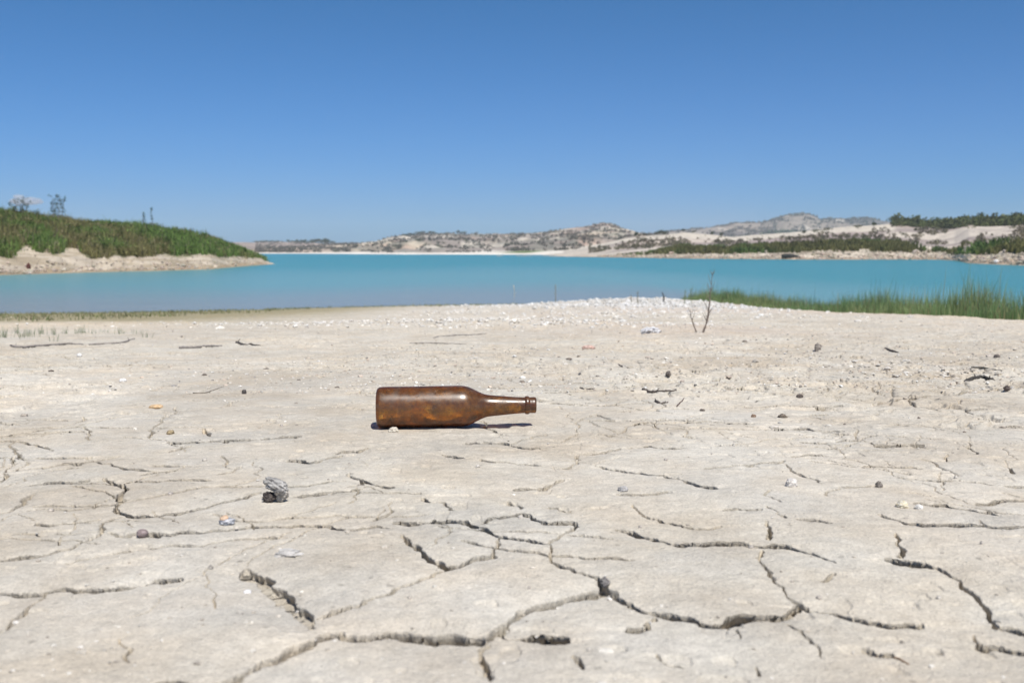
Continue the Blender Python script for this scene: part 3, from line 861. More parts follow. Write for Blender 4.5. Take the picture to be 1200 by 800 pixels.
for px, s, h, lb in ((503, 430, 4, 'left one of two low trees right of the mesa tree row'), (507, 430, 4, 'right one of two low trees right of the mesa tree row'),
                  (454, 420, 3, 'smaller of two low trees on the slope left of the mesa'), (458.5, 430, 4, 'larger of two low trees on the slope left of the mesa'),
                  (416.5, 110, 5, 'round dark bush alone on the pale slope by the far left shore'),
                  (536.5, 430, 4.5, 'left of two dark trees on the low saddle in the central hills'), (542.5, 430, 4.5, 'right of two dark trees on the low saddle in the central hills'),
                  (594, 430, 3.5, 'small dark tree on the central skyline, leftmost of four'), (602, 430, 4, 'second dark tree from left on the central skyline'),
                  (620, 430, 3.5, 'third dark tree from left on the central skyline'), (627, 430, 3.5, 'fourth dark tree from left on the central skyline'),
                  (663.5, 430, 4, 'lone dark tree on the left shoulder of the central peak'),
                  (466, 120, 6, 'dark bush at the left foot of the pale mesa'), (475, 160, 6, 'dark tall bush in the left gully of the pale mesa'), (491, 160, 6.5, 'dark tall bush in the right gully of the pale mesa')):
    P = C_h(px, s); put_tree(P, pxh(h, P[1]), lb, wide=1.2)
for px, s, h, lb in ((745.5, 120, 7, 'thin dark tree in the saddle right of the central peak'), (754, 118, 5.5, 'short dark tree right of the saddle, beside the thin one'),
                  (770, 122, 6, 'broad dark tree on the sandy rise, left of a pair'), (776, 122, 8, 'tallest dark tree on the sandy rise right of the central peak'),
                  (800, 122, 5, 'dark tree on the left end of the sandy ridge'), (812, 122, 4, 'low dark tree on the middle of the sandy ridge'),
                  (834, 125, 5, 'round green tree at the left end of the olive wood'), (845, 125, 5, 'round green tree second from the left end of the olive wood'),
                  (942, 103, 5, 'dark bush on the sandy terrace, leftmost of five'), (953, 103, 5.5, 'dark bush on the sandy terrace, second of five'),
                  (968, 105, 6, 'dark bush on the sandy terrace, middle of five'), (1004, 108, 6, 'dark bush on the sandy terrace, fourth of five'), (1022, 112, 7, 'dark bush on the sandy terrace, rightmost of five'),
                  (1049, 118, 12, 'dark dense tree at the left end of the skyline wood'), (1055, 120, 10, 'second dark tree from the left end of the skyline wood'),
                  (1128, 150, 15, 'tallest thin tree sticking out of the skyline wood')):
    P = R_h(px, s); put_tree(P, pxh(h, P[1]), lb, wide=1.0)

# saplings on the headland
def sapling(px, s, topy, spread, lb, seed, kind=0):
    P = H_h(px, s); r = np.random.default_rng(seed)
    top = zpix(px, topy, P[1]); h = top - P[2]; w = spread * P[1] / FPX
    e = empty('sapling', P); tag(e, lb, 'tree', 'thin saplings on the headland')
    bark = (.16, .14, .10); parts = []; tips = []
    ns = 5 if kind == 0 else 1
    for k in range(ns):
        ox = (k / max(1, ns - 1) - .5) * w * (1.0 if kind == 0 else 0)
        hh = h * r.uniform(.72, 1.0) if kind == 0 else h * .97
        pth = smoothpath([[ox * .3, r.normal(0, .05), -.1], [ox * .6, r.normal(0, .08), hh * .5], [ox + r.normal(0, w * .06), r.normal(0, .1), hh]], 9, .012)
        parts.append(tube(pth, np.linspace(.028, .008, 9), bark, 5))
        for q in range(4, 9):
            if kind == 0 or q > 4:
                for _ in range(2):
                    a = r.uniform(0, 2 * pi); ln = r.uniform(.08, .2) * (1 if kind == 0 else .5)
                    t = pth[q] + [cos(a) * ln, sin(a) * ln, ln * .7]
                    parts.append(tube([pth[q], t], [.007, .004], bark, 4)); tips.append(t)
    v, f, c = joinp(parts); np_mesh('trunk', v, f, 3, c, True, M_wood, e)
    tips = np.array(tips); n = len(tips) * 14
    idx = r.integers(0, len(tips), n)
    Q = tips[idx] + r.normal(0, .055 if kind == 0 else .045, (n, 3)) * [1, 1, 1.3 if kind else 1]
    v, f, c = leafcloud(Q, r.uniform(.022, .05, n), jitcol([.075, .105, .05], n, .3)); np_mesh('crown', v, f, 3, c, False, M_leaf, e)
sapling(25, 15, 232, 17, 'sparse wide sapling at the far left, in front of the small cloud', 11)
sapling(68, 15, 231, 19, 'tallest sparse sapling on the headland, beside the small cloud', 12)
sapling(169.5, 14, 250, 3, 'thin short sapling, left of the close pair on the headland', 13, 1)
sapling(180.5, 14, 245, 5, 'thin taller sapling, right of the close pair on the headland', 14, 1)
sapling(45, 14, 249, 6, 'very short sapling between the two wide ones on the headland', 15, 1)

# ------------------------------------------------------------------ near grass on the right
def near_grass():
    n = 85000
    y = rng.uniform(4.6, 21.5, n) ; x = rng.uniform(3.4, 6.0, n)
    edge = 4.08 + .22 * (fbm(y * 1.3, y * 0, 501, 3) - .5) + .10 * np.exp(-((y - 14) / 3) ** 2) - .75 * sstep(16.5, 20.5, y)
    cl = fbm(x * 3.5, y * 2.2, 502, 3)
    k = (x > edge + .12 * rng.random(n)) & (rng.random(n) < sstep(.36, .58, cl) + .25)
    x, y, cl = x[k], y[k], cl[k]; n = len(x)
    # stems stand in tussocks
    x = x + rng.normal(0, .015, n)
    P = np.stack([x, y, gz_arr(x, y) - .004], -1)
    inn = sstep(0, .7, x - edge[k])
    h = (.11 + .22 * inn + .14 * sstep(.5, .72, cl) * inn) * rng.uniform(.55, 1.2, n) * lerp(1.12, .72, sstep(8, 18, y))
    h *= np.where(rng.random(n) < .03, 1.45, 1)
    g = fbm(x * 1.4, y * .8, 503, 3)
    cb = mixc([.21, .285, .12], [.15, .245, .10], sstep(.4, .6, g))
    cb = mixc(cb, [.33, .29, .16], (rng.random(n) < .17) * .8) * (1 + rng.uniform(-.25, .25, (n, 1)))
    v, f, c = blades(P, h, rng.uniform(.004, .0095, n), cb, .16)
    o = np_mesh('grass', v, f, 3, c, False, M_leaf)
    tag(o, 'bright green marsh grass along the near shore on the right', 'grass', kind='stuff')
    # thin margin of low weeds along the near waterline and damp left margin
    n = 15000
    x = rng.uniform(-11, 4.2, n); y = rng.uniform(8, 23, n)
    z = gz_arr(x, y)
    a = (z > -.93) & (z < -.80) & (rng.random(n) < .30 + .7 * (fbm(x * 1.1, y * .9, 504, 3) > .46))
    b = (x < -3.4) & (y > 8.2 - .55 * (x + 4.5)) & (z > -.93) & (rng.random(n) < .8 * (fbm(x * 1.2, y * 1.6, 505, 3) > .47))
    k = a | b
    x, y, z = x[k], y[k], z[k]; n = len(x)
    P = np.stack([x, y, z - .003], -1)
    # little bunches of 3 blades
    P = np.repeat(P, 3, 0) + np.stack([rng.normal(0, .02, 3 * n), rng.normal(0, .02, 3 * n), np.zeros(3 * n)], -1)
    cb = jitcol([.23, .235, .11], 3 * n, .25, .1)
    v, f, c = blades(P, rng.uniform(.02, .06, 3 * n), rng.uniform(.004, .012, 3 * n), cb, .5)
    o = np_mesh('weeds', v, f, 3, c, False, M_leaf)
    tag(o, 'thin olive weeds growing along the damp near waterline', 'weeds', kind='stuff')
near_grass()

# ------------------------------------------------------------------ gravel
def gravel():
    parts = []
    def add(n, xf, yf, size, cols, keep=None, flat=.55, jag=.28):
        x, y = xf(n), yf(n)
        if keep is not None:
            k = keep(x, y); x, y = x[k], y[k]
        n = len(x)
        S = size(n, x, y)
        pal = np.array(cols); cc = pal[rng.integers(0, len(pal), n)] * (1 + rng.uniform(-.15, .15, (n, 1)))
        P = np.stack([x, y, gz_arr(x, y)], -1)
        parts.append(blobs(P, S, np.clip(cc, 0, 1), flat, jag, sink=.3))
    whites = [[.68, .66, .61], [.62, .59, .54], [.55, .51, .46], [.68, .63, .55]]
    mix = whites + [[.30, .28, .26], [.48, .40, .33], [.42, .37, .32], [.55, .45, .36]]
    # wide gravel between the mud plates and the shore
    u = lambda n: None
    def fan(y0, y1, n, um=.62):
        t = rng.uniform(0, 1, n); y = 1 / (1 / y1 + t * (1 / y0 - 1 / y1)); return rng.uniform(-um, um, n) * y, y
    x1, y1 = fan(1.9, 12, 15000)
    add(len(x1), lambda n: x1, lambda n: y1, lambda n, x, y: rng.lognormal(-6.45, .42, n) * (.6 + .22 * y),
        mix, lambda x, y: (rng.random(len(x)) < .25 + 1.2 * sstep(.42, .62, fbm(x * .8, y * .7, 511, 4))) & (x < 4.1) & (y < 13) & (rng.random(len(x)) < .22 + .78 * sstep(-1.6, .2, x / np.maximum(y, 1) * 3)))
    # few crumbs on the near plates
    x2, y2 = fan(.5, 2.2, 2600)
    add(len(x2), lambda n: x2, lambda n: y2, lambda n, x, y: rng.lognormal(-7.0, .5, n),
        [[.60, .56, .49], [.50, .45, .38], [.62, .58, .52], [.36, .32, .27]], lambda x, y: rng.random(len(x)) < .25 + sstep(.45, .62, fbm(x * 2.5, y * 2.5, 512, 3)))
    # flaky clods, right of the bottle
    x3 = rng.uniform(.3, 1.6, 3800); y3 = rng.uniform(1.45, 2.9, 3800)
    add(len(x3), lambda n: x3, lambda n: y3, lambda n, x, y: rng.lognormal(-5.75, .55, n),
        [[.58, .53, .46], [.64, .60, .53], [.50, .45, .38]], lambda x, y: rng.random(len(x)) < sstep(.46, .62, fbm(x * 3, y * 2.5, 513, 4)), .4)
    v, f, c = joinp(parts)
    o = np_mesh('gravel', v, f, 3, c, False, M_stone); tag(o, 'mixed small gravel and mud crumbs strewn over the dry lake bed', 'gravel', kind='stuff')
    parts.clear()
    # white stone bank
    n = 5200
    x4 = rng.normal(2.1, 1.35, n); y4 = rng.normal(17.8, 2.2, n)
    add(n, lambda n: x4, lambda n: y4, lambda n, x, y: rng.lognormal(-4.2, .45, n), [[.60, .585, .55], [.54, .52, .48], [.50, .475, .43], [.64, .62, .59]],
        lambda x, y: (y < 21.5) & (x < 4.0) & (y > 9) & (x > -1.2) & (x < 4.4 - .13 * np.clip(y - 14, 0, 9)), .6)
    x5 = rng.normal(.7, 1.3, 2600); y5 = rng.normal(11, 2.4, 2600)
    add(2600, lambda n: x5, lambda n: y5, lambda n, x, y: rng.lognormal(-4.5, .4, n), whites,
        lambda x, y: (x > -1.3) & (y > 6) & (rng.random(len(x)) < sstep(.4, .6, fbm(x * 1.2, y * .8, 514, 3))), .55)
    x6 = rng.normal(-.35, .9, 1800); y6 = rng.normal(6.5, .35, 1800)
    add(1800, lambda n: x6, lambda n: y6, lambda n, x, y: rng.lognormal(-4.9, .4, n), whites, None, .5)
    v, f, c = joinp(parts)
    o = np_mesh('rubble', v, f, 3, c, False, M_stone); tag(o, 'heaped white stones at the crest of the shore', 'rubble', kind='stuff')
    parts.clear()
    # rocks at the foot of headland and right bank
    n = 2600; px = rng.uniform(-300, 316, n); s = np.abs(rng.normal(0, 1.7, n)) + .2; P = H_many(px, s)
    parts.append(blobs(P, rng.lognormal(-3.4, .5, n), jitcol([.46, .39, .31], n, .25), .6, .3))
    n = 5200; px = rng.uniform(700, 1400, n); s = np.abs(rng.normal(0, 4, n)) + .4; P = R_many(px, s)
    parts.append(blobs(P, rng.lognormal(-2.5, .5, n), jitcol([.44, .37, .29], n, .3), .6, .3))
    v, f, c = joinp(parts)
    o = np_mesh('rubble', v, f, 3, c, False, M_stone); tag(o, 'broken pale rocks along the waterline of the opposite banks', 'rubble', kind='stuff')
gravel()

# ------------------------------------------------------------------ single stones
def rock(name, P, size, col, label, cat='stone', seed=0, group=None, col2=None, rz=0.0, sharp=.6, sink=.3, freq=2.1, tiltx=0):
    """size = full width, depth, height"""
    v, f = ico(4)
    o3 = np.random.default_rng(seed).uniform(0, 50, 3)
    def n3(q, fr):
        return (fbm(q[:, 0] * fr + o3[0], q[:, 1] * fr + q[:, 2] * 1.7 * fr + o3[1], seed, 4) + fbm(q[:, 1] * fr + o3[2], q[:, 2] * fr - q[:, 0] * .7 * fr, seed + 9, 4)) / 2 - .5
    d = n3(v, freq); d2 = np.abs(n3(v, freq * 2.8)) * 2
    w = v * (1 + sharp * 1.8 * d - sharp * .6 * d2)[:, None]
    w /= np.abs(w).max(0)
    w = w * np.array(size) / 2
    w[:, 2] = np.maximum(w[:, 2], -size[2] * .42)
    c = mixc(col, np.array(col) * .6 if col2 is None else col2, sstep(-.04, .08, n3(v, freq * 1.7)))
    o = np_mesh(name, w, f, 3, c, False, M_stone)
    o.location = (P[0], P[1], P[2] + size[2] * (.5 - sink)); o.rotation_euler = (tiltx, 0, rz)
    tag(o, label, cat, group); return o
def R_(px, py, wpx, hpx, col, label, name='stone', cat='stone', seed=0, depth=1.0, **kw):
    P = G(px, py); k = P[1] / FPX
    return rock(name, P, (wpx * k, wpx * k * depth, hpx * k / (1 - kw.get('sink', .3)) ), col, label, cat, seed, **kw)

# the grey clod: upper lump over a dark lump coloured as its shade
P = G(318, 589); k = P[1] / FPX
e = empty('mud_clod', P); tag(e, 'grey crusty clod by the crack, shade under it modelled as a dark lump', 'clod')
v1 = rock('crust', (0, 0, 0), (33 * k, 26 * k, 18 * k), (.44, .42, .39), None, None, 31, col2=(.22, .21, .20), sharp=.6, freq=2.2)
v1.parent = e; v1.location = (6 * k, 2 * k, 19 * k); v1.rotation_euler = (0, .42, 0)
shade_lump = rock('foot', (0, 0, 0), (18 * k, 15 * k, 17 * k), (.10, .085, .075), None, None, 33, col2=(.05, .04, .04), sharp=.7, freq=2.6)  # near-black colour stands for the shade beneath the overhang
shade_lump.parent = e; shade_lump.location = (-2 * k, -1 * k, 5 * k)
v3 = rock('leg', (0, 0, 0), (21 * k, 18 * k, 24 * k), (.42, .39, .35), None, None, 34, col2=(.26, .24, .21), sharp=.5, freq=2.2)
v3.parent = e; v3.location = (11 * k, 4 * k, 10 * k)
for q in (v1, shade_lump, v3):
    for kk in ('label', 'category'):
        if kk in q.keys(): del q[kk]

R_(167, 627, 14, 9, (.23, .18, .17), 'smooth dark brown round pebble on the mud at left', 'pebble', 'pebble', 41, .9, sharp=.08, sink=.15, col2=(.30, .24, .23))
P = G(266, 616); k = P[1] / FPX
e = empty('pebble', P); tag(e, 'two-coloured pebble, orange cap over blue grey', 'pebble')
q1 = rock('base', (0, 0, 0), (20 * k, 16 * k, 11 * k), (.24, .25, .28), None, None, 42, col2=(.55, .54, .54), sharp=.45); q1.parent = e; q1.location = (0, 0, 3.5 * k)
q2 = rock('cap', (0, 0, 0), (12 * k, 12 * k, 9 * k), (.58, .38, .24), None, None, 43, col2=(.60, .46, .34), sharp=.3); q2.parent = e; q2.location = (-2.5 * k, 0, 6.5 * k)
R_(461, 505, 14, 6, (.60, .55, .46), 'whitish mud lump against the lower left side of the bottle', 'stone', 'stone', 44, 1.0, col2=(.56, .50, .42), sharp=.5, sink=.4)
R_(709, 684, 13, 8, (.13, .12, .115), 'dark grey clump where two cracks meet below the centre', 'mud_clod', 'clod', 45, 1.2, col2=(.28, .26, .24), sharp=.6, sink=.3)
R_(338, 650, 40, 4.5, (.45, .43, .40), 'flat bluish grey crust patch lying above the wide diagonal crack', 'mud_crust', 'crust', 46, 1.0, sink=.5, col2=(.50, .465, .42), sharp=1.0)
R_(958, 412, 9, 9, (.34, .30, .26), 'upright grey brown stone alone on the right gravel', 'stone', 'stone', 47, .9, col2=(.20, .17, .15), sharp=.5)
R_(690, 409, 17, 5, (.56, .38, .31), 'flat pinkish stone on the gravel behind the bottle neck', 'stone', 'stone', 48, col2=(.46, .36, .31), sharp=.5)
R_(783, 442, 7, 6, (.20, .17, .15), 'small dark stone on the gravel right of the bottle, nearer than the pink one', 'stone', 'stone', 49)
R_(883, 488, 7, 4, (.30, .21, .15), 'reddish brown stone among the pale crumbs at right', 'stone', 'stone', 50)
R_(917, 488, 12, 5, (.22, .18, .14), 'dark brown jagged stone next to the reddish one', 'stone', 'stone', 51, sharp=.6)
R_(937, 466, 9, 5, (.17, .14, .12), 'small flat dark stone farther up from the brown jagged one', 'stone', 'stone', 52, sharp=.5)
R_(730, 575, 13, 6, (.46, .44, .42), 'greyish flat stone at the end of a thin crack right of centre', 'stone', 'stone', 53, sharp=.5)
R_(927, 572, 15, 10, (.64, .60, .55), 'pale chalky lump between the cracks on the right', 'stone', 'stone', 54, sharp=.45, col2=(.56, .52, .47))
R_(1057, 594, 16, 8, (.58, .51, .34), 'yellowish chalky lump above the long right crack', 'stone', 'stone', 55, sharp=.45, col2=(.64, .59, .50))
R_(1077, 597, 11, 6, (.70, .67, .62), 'white chalk chip beside the yellowish lump', 'stone', 'stone', 56, sharp=.4, col2=(.66, .62, .56))
R_(1030, 570, 9, 8, (.25, .22, .19), 'small dark crumb standing at a crack tip on the right', 'mud_clod', 'clod', 57, sharp=.5)
R_(290, 690, 10, 4, (.74, .71, .68), 'small flat white chip on the large left mud plate', 'pebble', 'pebble', 58, sharp=.2, col2=(.70, .67, .63))
R_(183, 478, 17, 4, (.60, .42, .24), 'flat orange tan chip on the mud at upper left', 'pebble', 'pebble', 59, sharp=.3, col2=(.52, .38, .24))
R_(200, 508, 10, 5, (.42, .33, .20), 'small olive brown crumb below the orange chip', 'pebble', 'pebble', 60, sharp=.5)
R_(286, 460, 6, 6, (.10, .09, .085), 'tiny black pebble left of the bottle', 'pebble', 'pebble', 61)
R_(247, 666, 7, 5, (.38, .35, .31), 'small grey pebble on the big left plate', 'pebble', 'pebble', 62)
R_(144, 447, 9, 4, (.78, .77, .74), 'bright white stone on the grey gravel at left', 'stone', 'stone', 63, sharp=.2, col2=(.72, .70, .67))
R_(93, 418, 6, 4, (.76, .74, .71), 'small white stone below the left driftwood branch', 'stone', 'stone', 64, sharp=.2, col2=(.7, .68, .64))
R_(28, 486, 9, 3, (.5, .44, .37), 'low tan lump at the left edge of the mud plates', 'stone', 'stone', 65)
R_(763, 391, 26, 9, (.70, .69, .68), 'light grey rough rock pile piece in the middle of the shore', 'rock', 'rock', 66, sharp=.9, col2=(.42, .41, .42), freq=3.0)
R_(1168, 420, 8, 5, (.2, .17, .15), 'dark pebble at the right edge of the gravel', 'pebble', 'pebble', 67)
R_(1180, 457, 9, 6, (.2, .16, .14), 'dark stone near the right border below the dark branch', 'stone', 'stone', 68)
P = R_h(1168, 1.0); rock('rock', P, (.42, .4, .36), (.74, .72, .69), 'bright white rock at the waterline below the right bank', 'rock', 71, col2=(.78, .76, .72), sharp=.2)
P = R_h(926, 1.0); rock('rock', P, (2.4, 1.0, .8), (.07, .065, .06), 'dark wet rock at the waterline of the far right bank', 'rock', 72)
P = H_h(31.6, 2.2); rock('rock', P, (.22, .3, .42), (.13, .05, .04), 'dark reddish rock at the foot of the headland', 'rock', 73, sharp=.5)
P = G(202, 366); rock('stone', P, (.06, .06, .07), (.08, .09, .06), 'small dark clump at the left water edge', 'stone', 74)
P = G(331, 359.5); rock('stone', P, (.05, .05, .07), (.08, .08, .06), 'tiny dark knob at the water edge in line with the headland tip', 'stone', 75)

# ------------------------------------------------------------------ driftwood, twigs
def stick(pts, rpx, col, label, name='driftwood_branch', cat='branch', lift=.6, seed=0, twigs=()):
    W = [G(px, py) for px, py in pts]
    k = np.mean([w[1] for w in W]) / FPX
    path = np.array([[w[0], w[1], w[2] + rpx * k * lift] for w in W])
    path = smoothpath(path, 26, rpx * k * .10)
    for q in path: q[2] = max(q[2], gz(q[0], q[1]) + rpx * k * .25)
    r = rpx * k * np.interp(np.linspace(0, 1, 26), [0, .08, .6, 1], [.75, 1, .8, .35])
    parts = [tube(path, r, col, 8, .18)]
    rr = np.random.default_rng(seed)
    for t, ln, dz in twigs:
        b = path[int(t * 25)]; d = np.array([rr.uniform(-.6, .8), rr.uniform(-.5, .5), dz]); ln = ln * k
        parts.append(tube(smoothpath([b, b + d * ln * .5, b + d * ln + [0, 0, ln * .1]], 7, rpx * k * .15), np.linspace(rpx * k * .45, rpx * k * .15, 7), col, 6, .2))
    org = path.mean(0)
    v, f, c = joinp(parts)
    o = np_mesh(name, v - org, f, 3, c, True, M_wood); o.location = org
    return tag(o, label, cat)
grey = (.23, .205, .185); dark = (.10, .085, .075)
stick([(13, 407), (22, 408), (45, 406), (70, 403.5), (82, 402.5), (100, 403.5)], 1.6, grey, 'long thin grey driftwood branch at far left below the grass tufts', seed=1, twigs=((.1, 5, .6),))
stick([(104, 403.5), (118, 403.5), (140, 403), (150, 400), (158, 396.5)], 1.2, grey, 'curved grey branch continuing right of the long one, tip raised', seed=2, twigs=((.6, 6, .5),))
stick([(210, 408), (225, 408), (245, 406.5), (260, 406)], 1.8, grey, 'straight grey driftwood piece on the left gravel', seed=3)
stick([(277, 401.5), (285, 404), (305, 406)], 1.7, dark, 'dark driftwood piece with a raised left end', seed=4, twigs=((.05, 6, .7),))
stick([(508, 396), (515, 394), (533, 393), (552, 393.5), (570, 391)], 1.0, (.28, .25, .22), 'pale thin bowed twig on the stony mound behind the bottle', 'twig', 'twig', seed=5)
stick([(480, 403.5), (510, 403), (547, 403.5)], .9, (.30, .27, .24), 'faint straight grey twig below the bowed one', 'twig', 'twig', seed=6)
stick([(1138, 431.5), (1150, 432), (1166, 433.5), (1174, 436)], 1.1, (.13, .12, .10), 'thin dark curved stick on the gravel at right', 'twig', 'twig', seed=7)
stick([(1131, 447), (1140, 446), (1150, 445.5), (1160, 447), (1169, 446)], 2.6, (.055, .05, .045), 'thick black knotty piece of driftwood at right', seed=8, twigs=((.1, 5, .5), (.35, 7, .6), (.4, 6, .3), (.75, 6, .4)))
stick([(1037, 409), (1045, 411), (1053, 413)], 1.4, dark, 'short dark stick near the right shore, behind the black driftwood', 'twig', 'twig', seed=9)
stick([(753, 457), (762, 459), (775, 460), (793, 459.5)], 1.7, (.12, .10, .085), 'dark crooked stick on the gravel right of the bottle', 'twig', 'twig', seed=10, twigs=((.5, 8, .5),))
stick([(768, 470), (774, 472), (783, 471.5)], 1.9, dark, 'short dark bark piece just below the crooked stick', 'bark_piece', 'bark', seed=11, twigs=((.2, 6, .6), (.8, 5, .4)))
stick([(793, 476), (798, 471), (802, 467)], 1.0, (.16, .12, .10), 'small brown twig beside the dark bark piece', 'twig', 'twig', seed=12)
stick([(678, 455), (686, 455.5), (697, 455)], 1.0, dark, 'thin straight dark twig above the bottle mouth', 'twig', 'twig', seed=13)
stick([(724, 427), (730, 429), (739, 430)], 1.3, dark, 'small dark twig on the gravel right behind the bottle mouth', 'twig', 'twig', seed=14)
stick([(1012, 759), (1028, 763), (1040, 763), (1052, 768), (1065, 776)], 2.2, (.20, .13, .08), 'curled brown leaf stalk in the cracked mud at lower right', 'dry_stalk', 'stalk', seed=15, twigs=((.5, 12, .3), (.7, 10, .2)))
stick([(226, 398 + 62), (240, 460), (262, 452)], .8, (.22, .19, .15), 'fine brown twig on the mud left of the bottle', 'twig', 'twig', seed=16)

# tall bare plant
def bare_plant():
    P = G(822, 389.5); k = P[1] / FPX
    e = empty('dead_plant', P); tag(e, 'tall leafless dead plant sticking up from the right shore', 'plant')
    def pp(lst, y=0.0): return [[(px - 822) * k, y * k, (389.5 - py) * k] for px, py in lst]
    col = (.20, .16, .13)
    main = smoothpath(np.array(pp([(823, 391), (827, 379), (830, 362), (831, 345), (833, 330), (833.5, 316)])), 22, .0008)
    np_mesh('stem', *tube(main, np.linspace(.95 * k, .2 * k, 22), col, 7, .2)[:2], 3, np.full((22 * 7 + 2, 3), col), True, M_wood, e)
    s2 = smoothpath(np.array(pp([(821, 391), (824, 382), (828, 374), (829.5, 360), (830, 351)], -5)), 14, .0008)
    np_mesh('stem', *tube(s2, np.linspace(1.1 * k, .4 * k, 14), col, 7, .2)[:2], 3, np.full((14 * 7 + 2, 3), col), True, M_wood, e)
    s3 = smoothpath(np.array(pp([(817, 388), (814, 379), (810, 369), (809, 360)], 4)), 14, .0008)
    np_mesh('stem', *tube(s3, np.linspace(1.0 * k, .3 * k, 14), col, 7, .2)[:2], 3, np.full((14 * 7 + 2, 3), col), True, M_wood, e)
    r = np.random.default_rng(5)
    for path, a0, a1, n in ((main, 5, 21, 18), (s2, 5, 12, 6), (s3, 6, 12, 3)):
        for _ in range(n):
            b = path[r.integers(a0, a1)]; sgn = r.choice([-1, 1]); ln = r.uniform(4, 13) * k
            d = np.array([sgn * r.uniform(.25, .6), r.uniform(-.4, .4), 1.0]); d /= np.linalg.norm(d)
            v, f, c = tube(smoothpath([b, b + d * ln * .5 + [sgn * .002, 0, 0], b + d * ln], 6, .0004), np.linspace(.34 * k, .16 * k, 6), col, 5, .15)
            np_mesh('twig', v, f, 3, c, True, M_wood, e)
    s = rock('root_clod', (0, 0, 0), (18 * k, 12 * k, 6 * k), (.55, .50, .43), None, None, 81, sharp=.5); s.parent = e; s.location = (-2 * k, 0, .5 * k)
bare_plant()

# stalks standing at the shore
def stalk(px, pyb, pyt, rpx, col, label, lean=0.0, name='dry_stalk'):
    P = G(px, pyb)
    k = P[1] / FPX; h = (pyb - pyt) * k
    path = smoothpath([[0, 0, -.02], [lean * k * .3, 0, h * .5], [lean * k, 0, h]], 9, rpx * k * .15)
    parts = [tube(path, np.linspace(rpx * k, rpx * k * .5, 9), col, 6, .15)]
    for t in (4, 6, 7):
        b = path[t]; sg = random.choice((-1, 1)); parts.append(tube([b, b + [sg * 1.8 * k, 0, 3.4 * k]], [rpx * k * .5, rpx * k * .25], col, 5))
    v, f, c = joinp(parts)
    o = np_mesh(name, v, f, 3, c, True, M_wood); o.location = P; tag(o, label, 'stalk')
stalk(603, 356, 334, .5, (.45, .42, .34), 'thin pale dry stalk at the shore, above the bottle mouth', -.6)
stalk(651, 357, 333, .6, (.20, .19, .14), 'tallest thin dark stalk standing left of the white stones', .4)
stalk(740, 355, 346, .6, (.16, .15, .11), 'short dark stalk at the left end of the stone crest', 0)
stalk(747, 355, 342, .6, (.18, .17, .12), 'slightly taller dark stalk right of the short one on the crest', .4)
stalk(778, 354, 344, 1.0, (.05, .05, .045), 'stout black leaning stump on the white stone crest', -1.2, 'wooden_stake')
stalk(802, 356, 340, .5, (.14, .17, .08), 'thin green stalk at the left end of the marsh grass', .4)
stalk(810, 356, 338, .5, (.14, .17, .08), 'second thin green stalk at the left end of the marsh grass', -.4)
stalk(870, 352, 335, .9, (.78, .76, .70), 'thin white stake rising from the marsh grass', 0, 'wooden_stake')
stalk(1075, 356, 322, .8, (.13, .12, .08), 'dark tall flower stalk above the marsh grass at right', .6)

# grass tufts at left
def tuft_parts(seed, n, h):
    r = np.random.default_rng(seed)
    P = np.stack([r.normal(0, .012, n), r.normal(0, .010, n), np.zeros(n)], -1)
    return blades(P, h * r.uniform(.5, 1.1, n), np.full(n, .0022), jitcol([.21, .245, .15], n, .25), .35)
tm = [np_mesh('grass_tuft', *tuft_parts(s, n, h)[:2], 3, jitcol([.30, .33, .22], n * 5, .2), False, M_leaf, link=False) for s, n, h in ((1, 16, .05), (2, 12, .042), (3, 20, .055), (4, 9, .035))]
tl = [(4.3, 396, 2, 'largest grass tuft at the left border of the shore'), (19.5, 391, 0, 'second grass tuft from the left border'), (25, 396, 1, 'grass tuft standing nearer than its neighbours, third from left'),
      (30, 394, 0, 'fourth grass tuft from the left border'), (38, 391.5, 3, 'small thin grass tuft, fifth from left'), (41, 395, 3, 'tiny grass tuft just above the long branch'),
      (49, 392, 2, 'dense dark grass tuft in the middle of the left row'), (63, 392, 0, 'upright grass tuft right of the dense dark one'), (65, 399, 3, 'small grass tuft closest to the driftwood branch'),
      (76, 391, 0, 'leaning grass tuft in the right half of the row'), (90, 391, 1, 'grass tuft left of the widest pair'), (98, 391, 2, 'wide grass tuft near the right end of the row'),
      (107, 391, 3, 'thin grass tuft, last but one of the row'), (121, 389, 3, 'thin grass tuft at the right end of the row'), (141, 392, 1, 'lone grass tuft above the curved branch'), (161, 391, 3, 'small lone grass tuft right of the curved branch'), (173, 396, 3, 'tiny grass tuft beyond the tip of the curved branch')]
for px, py, v, lb in tl:
    P = G(px, py); o = bpy.data.objects.new('grass_tuft', tm[v]); C.objects.link(o); o.location = P; o.rotation_euler = (0, 0, random.uniform(0, 6))
    tag(o, lb, 'grass tuft', 'grass tufts on the left shore')

